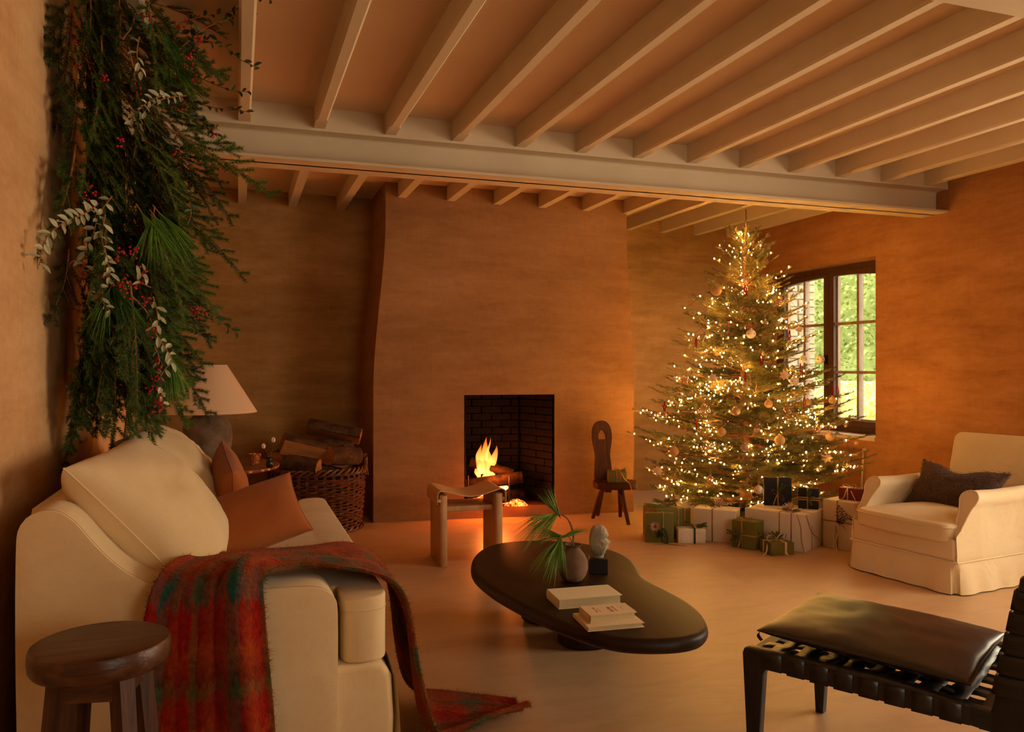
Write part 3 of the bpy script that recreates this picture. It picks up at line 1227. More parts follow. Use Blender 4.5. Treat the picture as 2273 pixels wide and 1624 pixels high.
for ph in (0, PI):
    w = MB()
    w.tube([((RB - .01 + .012 * math.cos(a * 14 + ph)) * math.cos(a), (RB - .01 + .012 * math.cos(a * 14 + ph)) * .82 * math.sin(a), .016 + .010 * math.sin(a * 14 + ph)) for a in [2 * PI * i / 120 for i in range(120)]], .010, 6, closed=True)
    w.build('foot_strand', M['wicker'], bas)
for sg in (-1, 1):
    for ph in (0, 1.2, 2.4):
        h = MB()
        pts = []
        for i in range(29):
            t = i / 28
            yy = (t - .5) * .15
            zz = HB - .08 + .15 * math.sin(PI * t) ** .7
            pts.append((sg * (RB + .018) + .008 * math.cos(t * 20 + ph), yy * (.55 + .45 * abs(2 * t - 1)) + .006 * math.sin(t * 20 + ph), zz))
        h.tube(pts, .007, 6)
        h.build('handle', M['wicker'], bas)
MB().lathe([(0, .006), (RB * .92, .006), (RB * .92, .014), (0, .014)], 32, sy=.82).build('bottom', M['wicker'], bas)

M['bark'] = simple('bark', (58, 38, 24), (104, 72, 48), 12, .95, (1, 1, 1), .9, 30, detail=8, bdist=.012, spec=.15)
M['split'] = wood('split_wood', (150, 92, 48), (196, 132, 76), 0, .85, 1.2, .4, .15)
M['charred'] = simple('charred_bark', (16, 12, 10), (48, 32, 20), 18, .95, bump=.9, bscale=40, bdist=.012, spec=.1)


def log_mesh(L, r, kind, seed, mats):
    """log along X; kind 'round', or 'split' with two sawn-open faces"""
    n = 20
    mb = MB()
    secs = 9
    ring = []
    for i in range(secs + 1):
        x = -L / 2 + L * i / secs
        pts = []
        for j in range(n):
            a = 2 * PI * j / n
            rr = r * (1 + .10 * nz(math.cos(a) * 1.3 + seed, math.sin(a) * 1.3, x * 3) + .04 * nz(math.cos(a) * 5, math.sin(a) * 5 + seed, x * 9))
            y, z = rr * math.cos(a), rr * math.sin(a)
            if kind == 'split':
                z = min(z, r * .42 + .02 * r * nz(x * 20, y * 30, seed))
                y = max(y, -r * .62 + .03 * r * nz(x * 16, z * 30, seed + 3))
            pts.append((x + .004 * nz(y * 30, z * 30, seed) * (i in (0, secs)), y, z))
        ring.append(pts)
    v = [p for q in ring for p in q]
    mb.v = v
    for i in range(secs):
        for j in range(n):
            j2 = (j + 1) % n
            mb.f.append((i * n + j, i * n + j2, (i + 1) * n + j2, (i + 1) * n + j))
            ym = (ring[i][j][1] + ring[i][j2][1]) / 2
            zm = (ring[i][j][2] + ring[i][j2][2]) / 2
            flat = kind == 'split' and (zm > r * .38 or ym < -r * .56)
            mb.m.append(1 if flat else 0)
    mb.f.append(tuple(reversed(range(n))))
    mb.m.append(1)
    mb.f.append(tuple(secs * n + j for j in range(n)))
    mb.m.append(1)
    return mb.mesh('firewood', mats, True, 35)


LG = [  # x, y, z offsets inside the basket, rz, ry, rx, length, radius, kind, label
    (-.02, -.14, .575, 8, 16, 120, .50, .085, 'split', 'thick mossy split log resting across the front of the basket heap'),
    (.135, .10, .695, -14, 12, 150, .40, .075, 'split', 'pale split log with bright sawn edge on top of the basket heap'),
    (-.20, .03, .545, 60, -10, 40, .34, .080, 'round', 'dark round log end tilted at the table side of the basket'),
    (-.12, -.20, .50, -30, 8, 200, .26, .06, 'split', 'reddish split wedge poking out low at the front of the basket'),
    (.17, -.12, .545, 35, 6, 80, .28, .070, 'round', 'short bark log at the handle side of the basket'),
    (.03, .10, .565, 4, -3, 10, .48, .085, 'round', 'bark covered log at the back of the basket heap'),
    (.22, .08, .56, 80, 5, 300, .26, .06, 'split', 'small split log upright against the chimney side of the basket'),
    (-.02, -.02, .44, 15, 0, 0, .52, .09, 'round', 'long log bedded under the others in the basket'),
]
for k, (x, y, z, rz, ry, rx, L, r, kd, lab) in enumerate(LG):
    tag(obj('firewood', log_mesh(L, r, kd, k * 3.7, [M['bark'], M['split']]), None, (bkx + x, bky + y, z), (R(rx), R(ry), R(rz))), lab, 'log', 'logs in the wicker basket')

# ================================================================ coffee table and what stands on it
M['dark_table'] = wood('ebonised_wood', (26, 15, 10), (50, 28, 17), 1, .46, .8, .06, .3)
out = [(0.98, 3.427), (1.044, 3.599), (1.138, 3.74), (1.255, 3.814), (1.411, 3.815), (1.554, 3.744), (1.667, 3.61), (1.715, 3.435), (1.707, 3.282), (1.665, 3.143), (1.62, 3.025), (1.605, 2.92), (1.607, 2.796), (1.604, 2.658), (1.581, 2.521), (1.536, 2.404), (1.49, 2.331), (1.423, 2.28), (1.334, 2.27), (1.222, 2.304), (1.141, 2.367), (1.07, 2.499), (1.012, 2.688), (0.962, 2.952), (0.947, 3.146), (0.951, 3.292)]
ctx, cty = 1.32, 3.05
ct = empty('coffee_table', (ctx, cty, 0), 0, 'low dark kidney shaped wooden coffee table with rounded edge', 'coffee table')
ol = [(p[0] - ctx, p[1] - cty) for p in catmull([(a, b, 0) for a, b in reversed(out)], 4, True)]
bm = rounded_prism(ol, .268, .320, .0245, 5)
obj('tabletop', bm_mesh('tabletop', bm, M['dark_table'], True, 60), ct)
for cx_, cy_, a_ in ((.14, .15, 10), (.10, .48, -20)):
    MB().lathe([(0, .001), (.115, .001), (.125, .012), (.12, .10), (.128, .2), (.150, .268)], 40, sx=1.25, sy=.95,
               M=Matrix.Translation((cx_, cy_, 0)) @ Matrix.Rotation(R(a_), 4, 'Z')).build('leg', M['dark_table'], ct)

M['vase_clay'] = simple('burnished_clay', (104, 78, 58), (146, 112, 86), 9, .8, bump=.4, bscale=40, detail=8, spec=.25)
vz = .3205
vs_ = empty('pine_vase', (1.303, 3.032, vz), 0, 'small brown clay vase holding a pine branch on the coffee table', 'vase')
MB().lathe([(0, 0), (.030, 0), (.040, .005), (.054, .025), (.062, .052), (.060, .080), (.048, .108), (.034, .124), (.028, .132), (.028, .139), (.036, .147), (.034, .149), (.025, .140), (.024, .128), (.03, .10), (.03, .02), (0, .012)], 44, wob=.02).build('body', M['vase_clay'], vs_)

M['pine_n'] = foliage('pine_needle', (70, 108, 34), (128, 160, 66), .5)
M['twig'] = simple('twig_bark', (104, 72, 44), (140, 104, 68), 40, .9)


def tuft(mb, p, d, n, ln, spread, r, droop=.25, w=.0011, mi=0):
    """a bunch of long soft needles"""
    d = Vector(d).normalized()
    s = d.orthogonal().normalized()
    t = d.cross(s)
    for _ in range(n):
        a = r.uniform(0, 2 * PI)
        k = spread * math.sqrt(r.random())
        q = (d + (s * math.cos(a) + t * math.sin(a)) * k).normalized()
        L = ln * r.uniform(.7, 1.1)
        p0 = Vector(p) - d * r.uniform(0, .02)
        p1 = p0 + q * L * .5 - Vector((0, 0, droop * L * .12))
        p2 = p0 + q * L - Vector((0, 0, droop * L * .55))
        sd = q.cross(Vector((r.gauss(0, 1), r.gauss(0, 1), r.gauss(0, 1)))).normalized() * w
        mb.add([p0 - sd, p0 + sd, p1 + sd, p1 - sd, p2], [(0, 1, 2, 3), (3, 2, 4)], mi)


r_ = random.Random(4)
br = empty('pine_branch', (1.303, 3.032, vz + .02), 0, 'green long needled pine branch arching out of the clay vase', 'branch')


def im(dx, dz, dy=0):
    """offset in metres: to the right, up, away"""
    return Rv * dx + Uv * dz + Fv * dy


stp = [im(-.006, .0), im(.0, .12), im(.0, .17), im(-.012, .215), im(-.035, .245, -.01), im(-.065, .256, -.02), im(-.10, .254, -.03)]
MB().tube(catmull(stp, 5), [.0042] * 16 + [.0034] * 15, 7).build('stem', M['twig'], br)
MB().tube(catmull([im(0, .13), im(-.02, .165, -.02), im(-.045, .17, -.04), im(-.06, .155, -.05)], 4), .0026, 6).build('stem', M['twig'], br)
for p, d, n, ln, sp, dr in ((im(-.10, .254, -.03), im(-.8, -.25, -.2), 75, .165, .50, .55), (im(-.062, .256, -.02), im(-.5, .85, 0), 55, .135, .34, .0),
                            (im(-.07, .25, -.02), im(-.75, -.65, -.1), 60, .15, .45, .4), (im(-.06, .155, -.05), im(-.55, -.8, -.25), 110, .165, .48, .35),
                            (im(-.05, .165, -.04), im(.9, .36, .1), 30, .14, .22, .1), (im(-.055, .16, -.05), im(-.1, -1, -.3), 60, .15, .4, .2),
                            (im(-.05, .17, -.04), im(-.9, .2, 0), 36, .15, .4, .3)):
    mb = MB()
    tuft(mb, p, d, n, ln, sp, r_, dr)
    mb.build('needle_tuft', M['pine_n'], br, smooth=False)

# stone head on a black block
M['blackblock'] = simple('black_block', (18, 17, 17), (24, 22, 22), 10, .45)
M['stone'] = simple('pale_stone', (150, 138, 116), (186, 172, 146), 16, .9, bump=.6, bscale=60, detail=8, spec=.15)
hdm = empty('stone_head', (1.462, 3.128, vz), R(-24), 'weathered grey stone head fragment mounted on a small black block', 'sculpture')
bm = rbox(.080, .080, .062, .0015, 1)
obj('block', bm_mesh('block', bm, M['blackblock'], False), hdm)


def head_pt(u, v):
    th = PI * v
    ph = 2 * PI * u
    x, y, z = math.sin(th) * math.cos(ph), math.sin(th) * math.sin(ph), -math.cos(th)
    # broken-off block: squarish in plan, flat on the left, relief of a face and curls on the right
    q = (abs(x) ** 3.2 + abs(y) ** 3.2 + abs(z) ** 2.6) ** (-1 / 3.0)
    X, Y, Z = .039 * x * q, .042 * y * q, .066 * z * q
    rough = max(0, x * .9 - y * .5 + .15)
    X += rough * (.010 * math.exp(-((z + .02) / .12) ** 2) * math.exp(-((y + .35) / .3) ** 2) + .005 * math.exp(-((z - .33) / .1) ** 2)
                  - .008 * math.exp(-((z - .15) / .09) ** 2) + .004 * math.exp(-((z + .36) / .07) ** 2))
    n1 = nz(x * 3 + 2, y * 3, z * 3)
    n2 = nz(x * 8, y * 8 + 4, z * 8)
    n3 = nz(x * 18, y * 18, z * 18)
    k = 1 + .05 * n1 + (.02 + .11 * rough) * n2 + (.012 + .05 * rough) * n3
    taper = 1 - .26 * max(0, -z - .25) - .05 * max(0, z)
    return (X * k * taper, Y * k * taper, .062 + .072 + Z * (1 + .04 * n1))


hm = MB().grid(lambda u, v: head_pt(u, v), 56, 40, flip=False)
o = merged(hm, 'head', M['stone'], hdm)
MB().tube([(.002, 0, .061), (.002, 0, .090)], [.020, .026], 14).build('neck', M['stone'], hdm)


# books
M['paper'] = simple('page_edges', (206, 182, 138), (226, 204, 160), 60, .9, (1, 1, 30))
M['cover_a'] = linen('cover_cream', (226, 204, 156), (234, 214, 170), .04)
M['cover_b'] = linen('cover_buff', (222, 190, 140), (230, 202, 156), .04)
M['print'] = simple('red_print', (176, 92, 60))


def book(name, loc, rz, w, d, t, cov, lab, spine=-1, text=False):
    e = empty(name, loc, rz, lab, 'book')
    ct_ = .0028
    MB().box(-w / 2, w / 2, -d / 2, d / 2, 0, ct_).build('cover', cov, e, smooth=False)
    MB().box(-w / 2, w / 2, -d / 2, d / 2, t - ct_, t).build('cover', cov, e, smooth=False)
    MB().box(-w / 2 + (.004 if spine < 0 else .006), w / 2 - .006, -d / 2 + .006, d / 2 - .006, ct_, t - ct_).build('pages', M['paper'], e, smooth=False)
    sp = MB()
    sp.grid(lambda u, v: (-w / 2 - .003 * math.sin(PI * u), -d / 2 + d * v, t * u), 6, 1)
    sp.build('spine', cov, e)
    if text:
        tx = MB()
        for (x0, x1, y0, y1) in ((-.05, -.044, -.03, .03), (-.036, -.033, -.02, .02), (.0, .012, -.036, .036), (.020, .026, -.03, .03), (.048, .051, -.015, .015)):
            for k in range(int((y1 - y0) / .006)):
                if (k * 7 + int(x0 * 1000)) % 5:
                    tx.box(x0, x1, y0 + k * .006, y0 + k * .006 + .0042, t, t + .0003)
        tag(tx.build('title_print', M['print'], e, smooth=False), kind='stuff')
    return e


book('hardback_book', (1.226, 2.748, vz), R(-4), .246, .143, .036, M['cover_a'], 'large thick cream book lying flat on the coffee table')
book('thin_book', (1.204, 2.497, vz), R(-5), .200, .156, .016, M['cover_b'], 'thin buff book lying under a smaller thick book')
book('paperback_book', (1.207, 2.505, vz + .0162), R(-4.5), .168, .108, .027, M['cover_b'], 'small thick rough edged book on top of the thin book', text=True)

# ================================================================ leather saddle stool
M['oak'] = wood('pale_oak', (196, 146, 98), (218, 170, 120), 2, .5, .9, .1, .35)
M['tan_leather'] = simple('tan_leather', (214, 166, 122), (224, 178, 134), 5, .48, bump=.1, bscale=120, spec=.4)
ss_ = empty('saddle_stool', (1.345, 4.815, 0), R(-3), 'pale oak stool with a sagging tan leather saddle seat', 'stool')
for sx in (-1, 1):
    pl = round_poly([(-.024, -.168), (.024, -.168), (.024, .168), (-.024, .168)], .022, 6)
    bm = rounded_prism([(sx * .172 + p[0], p[1]) for p in pl], 0, .425, .002, 1)
    obj('side_panel', bm_mesh('side_panel', bm, M['oak'], True, 50), ss_)
sh_ = [(p[0], p[1]) for p in round_poly([(-.150, -.105), (.150, -.105), (.150, .15), (-.150, .15)], .006, 3)]
bm = rounded_prism(sh_, .318, .350, .013, 4)
obj('stretcher_shelf', bm_mesh('stretcher_shelf', bm, M['oak'], True, 50), ss_)
sl = MB()
prof = []
for i in range(13):
    a = PI - i / 12 * PI / 2
    prof.append((-.186 + .022 * math.cos(a), .428 + .020 * math.sin(a)))
prof = [(-.2085, .372)] + prof
for i in range(1, 24):
    t = i / 24
    prof.append((-.186 + .372 * t, .448 - .040 * math.sin(PI * t) ** 1.4))
for i in range(13):
    a = PI / 2 - i / 12 * PI / 2
    prof.append((.186 + .022 * math.cos(a), .428 + .020 * math.sin(a)))
prof += [(.2085, .372)]


def saddle(u, v):
    f = u * (len(prof) - 1)
    i = min(int(f), len(prof) - 2)
    k = f - i
    x = prof[i][0] * (1 - k) + prof[i + 1][0] * k
    z = prof[i][1] * (1 - k) + prof[i + 1][1] * k
    y = (v - .5) * .352 * (1 + .0 * abs(u - .5))
    z += .006 * (abs(v - .5) * 2) ** 2 * math.sin(PI * u)
    return (x, y, z)


sl.grid(saddle, 80, 12)
lo = sl.build('leather_seat', M['tan_leather'], ss_)
md = lo.modifiers.new('thickness', 'SOLIDIFY')
md.thickness = .0045
md.offset = 1
for sx in (-1, 1):
    MB().tube([(sx * .197, -.166, .395), (sx * .197, .166, .395)], .010, 12).build('dowel', M['oak'], ss_)

# ================================================================ little plank-backed chair with a gift
M['chair_wood'] = wood('dark_chair_wood', (50, 22, 10), (84, 42, 20), 2, .6, 1.0, .2, .2)
mc = empty('plank_chair', (2.79, 5.66, 0), R(-18.9), 'small dark wooden chair with pierced plank back by the fireplace', 'chair')
sp_ = [(-.168, -.02), (-.150, -.085), (-.06, -.125), (.06, -.125), (.145, -.095), (.168, -.03), (.165, .05), (.10, .115), (-.04, .125), (-.14, .10), (-.168, .05)]
bm = rounded_prism([(p[0], p[1]) for p in catmull([(a, b, 0) for a, b in sp_], 4, True)], .250, .302, .008, 2)
obj('seat', bm_mesh('seat', bm, M['chair_wood'], True, 45), mc)
for (x, y), (fx, fy) in (((-.10, -.02), (-.170, .06)), ((.035, -.06), (.075, -.20)), ((.05, .07), (.055, .12)), ((-.09, .08), (-.12, .17))):
    MB().tube([(x, y, .251), ((x + fx) / 2, (y + fy) / 2, .13), (fx, fy, 0)], [.021, .019, .014], 7).build('leg', M['chair_wood'], mc)
MB().box(-.09, -.04, -.09, .07, .228, .251).build('seat_batten', M['chair_wood'], mc, smooth=False)
# back plank: outline in (y, z) with a small arched hole
bo_l = [(-.062, .30), (.062, .30), (.066, .42), (.060, .50), (.072, .58), (.080, .64), (.076, .70), (.058, .745), (.030, .768), (0, .775), (-.030, .768), (-.058, .745), (-.076, .70), (-.080, .64), (-.072, .58), (-.060, .50), (-.066, .42)]
outer = [Vector((p.x, p.y)) for p in catmull([(a, b, 0) for a, b in bo_l], 4, True)]
hole = [(-.033, .628), (.033, .628), (.033, .668), (.026, .672), (.024, .682), (.014, .695), (0, .705), (-.014, .695), (-.024, .682), (-.026, .672), (-.033, .668)]
hole = [Vector(p) for p in round_poly(hole, .002, 2)]
bp = bmesh.new()


def loop_edges(pts, x):
    vv = [bp.verts.new((x, p.x, p.y)) for p in pts]
    return vv, [bp.edges.new((vv[i], vv[(i + 1) % len(vv)])) for i in range(len(vv))]


vo, eo = loop_edges(outer, 0)
vh, eh = loop_edges(hole, 0)
fill = bmesh.ops.triangle_fill(bp, edges=eo + eh, use_beauty=True)
ex = bmesh.ops.extrude_face_region(bp, geom=bp.faces[:])
bmesh.ops.translate(bp, vec=(.026, 0, 0), verts=[g for g in ex['geom'] if isinstance(g, bmesh.types.BMVert)])
bmesh.ops.recalc_face_normals(bp, faces=bp.faces[:])
tilt = Matrix.Translation((-.088, .075, .293)) @ Matrix.Rotation(R(-78), 4, 'Z') @ Matrix.Rotation(R(-7), 4, 'Y') @ Matrix.Translation((0, 0, -.30))
bmesh.ops.transform(bp, matrix=tilt, verts=bp.verts[:])
obj('backrest', bm_mesh('backrest', bp, M['chair_wood'], True, 30), mc)

# ================================================================ black lounge chair with woven leather
M['ebony'] = simple('black_lacquered_wood', (20, 20, 19), (30, 29, 27), 14, .38, (1, 6, 1), .06, spec=.4)
M['strap'] = simple('black_strap_leather', (22, 21, 20), (32, 30, 28), 12, .36, bump=.1, bscale=160, spec=.5)
M['pad'] = simple('dark_pad_leather', (34, 24, 17), (46, 32, 22), 4, .34, bump=.12, bscale=14, spec=.6)
lc = empty('lounge_chair', (1.835, 1.893, 0), R(30.7), 'black wooden lounge chair with woven leather straps and leather pad', 'chair')
HWD, FD, BD = .275, .31, -.31


def bar(mb, a, b, w, h, up=(0, 0, 1)):
    a, b = Vector(a), Vector(b)
    t = (b - a).normalized()
    s = t.cross(Vector(up)).normalized()
    u = s.cross(t)
    v = []
    for p in (a, b):
        for i, j in ((-1, -1), (1, -1), (1, 1), (-1, 1)):
            v.append(p + s * (w / 2 * i) + u * (h / 2 * j))
    mb.add(v, [(3, 2, 1, 0), (4, 5, 6, 7), (0, 1, 5, 4), (1, 2, 6, 5), (2, 3, 7, 6), (3, 0, 4, 7)])
    return mb


for sx in (-1, 1):
    x = sx * HWD
    # side frame: front leg, rail sloping down to the back, rear leg and back post as one bent piece each
    fl_o = [(-.32, .303), (-.05, .325), (.236, .330), (.256, .322), (.266, .300), (.285, 0), (.312, 0), (.330, .352), (.325, .366), (.312, .371), (.290, .370), (-.05, .372), (-.32, .352)]
    MYZ = Matrix(((0, 0, 1, 0), (1, 0, 0, 0), (0, 1, 0, 0), (0, 0, 0, 1)))
    bm = rounded_prism(fl_o, x - .019, x + .019, .006, 2, MYZ)
    obj('side_rail', bm_mesh('side_rail', bm, M['ebony'], True, 40), lc)
    po = [(-.318, .30), (-.350, .50), (-.372, .66), (-.378, .690), (-.390, .697), (-.412, .694), (-.418, .680), (-.405, .50), (-.385, .33), (-.405, .20), (-.445, 0), (-.470, 0), (-.43, .20), (-.395, .28), (-.33, .27)]
    po = [(-.372, .690), (-.384, .698), (-.410, .695), (-.418, .684), (-.404, .50), (-.392, .33), (-.416, .20), (-.462, 0), (-.436, 0), (-.372, .20), (-.318, .275), (-.306, .330), (-.326, .42), (-.352, .56)]
    bm = rounded_prism(po, x - .019, x + .019, .006, 2, MYZ)
    obj('back_post', bm_mesh('back_post', bm, M['ebony'], True, 40), lc)
bar(MB(), (-HWD, .296, .338), (HWD, .296, .338), .034, .046).build('front_rail', M['ebony'], lc, smooth=False)
bar(MB(), (-HWD, -.300, .322), (HWD, -.300, .322), .034, .046).build('rear_rail', M['ebony'], lc, smooth=False)
bar(MB(), (-HWD, -.392, .672), (HWD, -.392, .672), .024, .040).build('top_rail', M['ebony'], lc, smooth=False)
bar(MB(), (-HWD, -.355, .43), (HWD, -.355, .43), .024, .036).build('lower_back_rail', M['ebony'], lc, smooth=False)
# straps across the seat, looped round the side rails; fore-and-aft straps woven through them
NX = 8
for k in range(NX):
    y = .235 - k * .0655
    zt = .372 - (.31 - y) * .028
    s_ = MB()
    pts = [(-HWD + .012, zt - .052), (-HWD - .0225, zt - .050), (-HWD - .0235, zt - .004), (-HWD - .018, zt + .002)]
    pts += [(-HWD + .03 + (2 * HWD - .06) * i / 20, zt - .004 + .0035 * math.sin(i / 20 * 8 * PI + k * PI) - .012 * math.sin(PI * i / 20)) for i in range(21)]
    pts += [(HWD + .018, zt + .002), (HWD + .0235, zt - .004), (HWD + .0225, zt - .050), (HWD - .012, zt - .052)]
    s_.grid(lambda u, v: (pts[round(u * (len(pts) - 1))][0], y + (v - .5) * .050, pts[round(u * (len(pts) - 1))][1]), len(pts) - 1, 1)
    o = s_.build('seat_strap', M['strap'], lc, smooth=True, angle=50)
    q = o.modifiers.new('thickness', 'SOLIDIFY')
    q.thickness = .003
    if k < NX:
        wr_ = MB()
        for sx in (-1, 1):
            wp = [(sx * (HWD + .0205), zt - .048), (sx * (HWD + .0205), zt - .002), (sx * (HWD + .01), zt + .0015), (sx * (HWD - .019), zt + .001)]
            wr_ = MB().grid(lambda u, v: (wp[round(u * 3)][0], y - .033 + (v - .5) * .020, wp[round(u * 3)][1]), 3, 1)
            wr_.build('strap_tie', M['strap'], lc, smooth=True, angle=50)
for k in range(8):
    x = -.205 + k * .0586
    s_ = MB().grid(lambda u, v: (x + (v - .5) * .048, .30 - u * .60, .371 - .018 * u - .006 + .0055 * math.sin(u * NX * PI + k * PI) - .012 * math.sin(PI * (x + .275) / .55)), 48, 1)
    o = s_.build('woven_strap', M['strap'], lc, smooth=True)
    q = o.modifiers.new('thickness', 'SOLIDIFY')
    q.thickness = .003
for k in range(5):
    z = .425 + k * .053
    yb = -.318 - (z - .33) * .185
    pts = [(-HWD + .0, yb - .085), (-HWD - .023, yb - .080), (-HWD - .024, yb + .006), (-HWD - .016, yb + .016), (-HWD + .03, yb + .012)]
    pts += [(-HWD + .06 + (2 * HWD - .12) * i / 12, yb - .002 - .03 * math.sin(PI * i / 12)) for i in range(13)]
    pts += [(HWD - .03, yb + .012), (HWD + .016, yb + .016), (HWD + .024, yb + .006), (HWD + .023, yb - .080), (HWD, yb - .085)]
    s_ = MB().grid(lambda u, v: (pts[round(u * (len(pts) - 1))][0], pts[round(u * (len(pts) - 1))][1] + (v - .5) * -.008, z + (v - .5) * .047), len(pts) - 1, 3)
    o = s_.build('back_strap', M['strap'], lc, smooth=True, angle=50)
    q = o.modifiers.new('thickness', 'SOLIDIFY')
    q.thickness = .003
for k in range(5):
    x = -.2 + k * .1
    s_ = MB().grid(lambda u, v: (x + (v - .5) * .045, -.345 - u * .055 + .004 * math.sin(u * 5 * PI + k * PI), .40 + .29 * u), 24, 1)
    o = s_.build('back_strap', M['strap'], lc, smooth=True)
    q = o.modifiers.new('thickness', 'SOLIDIFY')
    q.thickness = .003
kn = MB()
for s in range(5):
    rr = random.Random(s)
    c = Vector((-HWD - .026, -.40, .27))
    kn.tube(catmull([c, c + Vector((-.012, rr.uniform(-.04, .04), rr.uniform(-.02, .03))), c + Vector((-.014, rr.uniform(-.05, .05), rr.uniform(-.05, .02))), c + Vector((-.004, rr.uniform(-.01, .01), rr.uniform(-.06, .0)))], 5), .0022, 5)
kn.build('leather_lace', M['strap'], lc)
# the loose leather pad
pd = empty('seat_pad', (1.835, 1.893, 0), R(30.7), 'flat dark brown leather pad lying on the woven lounge seat', 'cushion')
mb, rim = pillow(.505, .56, .070, 30, .02, .34, 3.1, .007)
pad = merged(mb, 'leather_cover', M['pad'], pd, (.008, .022, .402), (R(1.8), 0, 0))
MB().tube(rim, .003, 6, closed=True).build('welt', M['strap'], pd, loc=(.008, .022, .402), rot=(R(1.8), 0, 0))
for x in (-.22, .22):
    MB().grid(lambda u, v: (x + (v - .5) * .02, .300 + .012 * math.sin(u * PI), .405 - .03 * u), 6, 1).build('corner_tie', M['strap'], pd)

# ================================================================ slipcovered armchair, front towards local +X
ac = empty('armchair', (3.925, 3.60, 0), R(187), 'pale linen slipcovered armchair with scroll arms and pleated skirt', 'armchair')
AW = .335
MXZ2 = Matrix(((1, 0, 0, 0), (0, 0, 1, 0), (0, 1, 0, 0), (0, 0, 0, 1)))
# body block under the cushion
bd = [(-.46, .155), (.405, .155), (.415, .20), (.410, .285), (-.46, .30)]
bm = rounded_prism(bd, -AW + .01, AW - .01, .015, 2, MXZ2)
obj('body', bm_mesh('body', bm, M['linen2'], True, 50), ac)
# skirt: a flared sheet round three sides with a box pleat at each front corner
loop = round_poly([(-.48, -AW - .005), (.418, -AW - .005), (.418, AW + .005), (-.48, AW + .005)], [.02, .012, .012, .02], 3)


def resample(lp, n):
    pts = [Vector(p) for p in lp] + [Vector(lp[0])]
    L = [0]
    for i in range(len(pts) - 1):
        L.append(L[-1] + (pts[i + 1] - pts[i]).length)
    out_ = []
    j = 0
    for k in range(n):
        s = L[-1] * k / n
        while L[j + 1] < s:
            j += 1
        t = (s - L[j]) / max(L[j + 1] - L[j], 1e-9)
        out_.append(pts[j].lerp(pts[j + 1], t))
    return out_


sp_l = resample(loop, 220)
skb = MB()
NZ = 8
vv = []
for j in range(NZ + 1):
    t = j / NZ
    for k, p in enumerate(sp_l):
        d = Vector((p.x * .9, p.y)).normalized()
        fl_ = .030 * (1 - t) + .008 * (1 - t) * nz(p.x * 9, p.y * 9, 2) + .006 * (1 - t) * math.sin(k * .55)
        # box pleats at the two front corners
        cdist = min((Vector((p.x, p.y)) - Vector((.418, sy * (AW + .005)))).length for sy in (-1, 1))
        pl = -.045 * max(0, 1 - (cdist / .030) ** 2) * (1 - t) ** .6
        nrm = Vector((1, 0)) if p.x > .40 else (Vector((0, 1)) if p.y > 0 else Vector((0, -1)))
        if cdist < .05:
            nrm = (Vector((1, 0)) + Vector((0, 1 if p.y > 0 else -1))).normalized()
        q = Vector((p.x, p.y)) + nrm * (fl_ + pl)
        vv.append((q.x, q.y, .006 + .160 * t))
nl = len(sp_l)
skb.add(vv, [(j * nl + k, j * nl + (k + 1) % nl, (j + 1) * nl + (k + 1) % nl, (j + 1) * nl + k) for j in range(NZ) for k in range(nl)])
so_ = skb.build('skirt', M['linen2'], ac)
MB().tube([(p.x * 1.004, p.y * 1.006, .168) for p in resample(loop, 120)], .0055, 6, closed=True).build('piping', M['linen2'], so_)
# seat cushion with a bow front
cs = round_poly([(-.34, -.245), (.34, -.315), (.425, -.29), (.452, 0), (.425, .29), (.34, .315), (-.34, .245)], [.02, .04, .06, .25, .06, .04, .02], 6)
bm = rounded_prism([(p[0], p[1]) for p in cs], .262, .362, .034, 5)
for v in bm.verts:
    if v.co.z > .33:
        r2 = (v.co.x / .45) ** 2 + (v.co.y / .32) ** 2
        v.co.z += .004 * nz(v.co.x * 6, v.co.y * 6, 7)
ob = obj('seat_cushion', bm_mesh('seat_cushion', bm, M['linen2'], True, 60), ac)
crown = MB()


def crown_fn(a, b):
    ang = 2 * PI * a
    p = cs[int(a * len(cs)) % len(cs)]
    rr = b
    return (p[0] * rr * .93, p[1] * rr * .93, .361 + .040 * (1 - rr ** 2.2) + .003 * nz(p[0] * rr * 9, p[1] * rr * 9, 3))


crown.grid(crown_fn, len(cs), 10)
crown.build('cushion_crown', M['linen2'], ob)
MB().tube([(p[0] * 1.001, p[1] * 1.001, .343) for p in cs], .0045, 6, closed=True).build('piping', M['linen2'], ob)
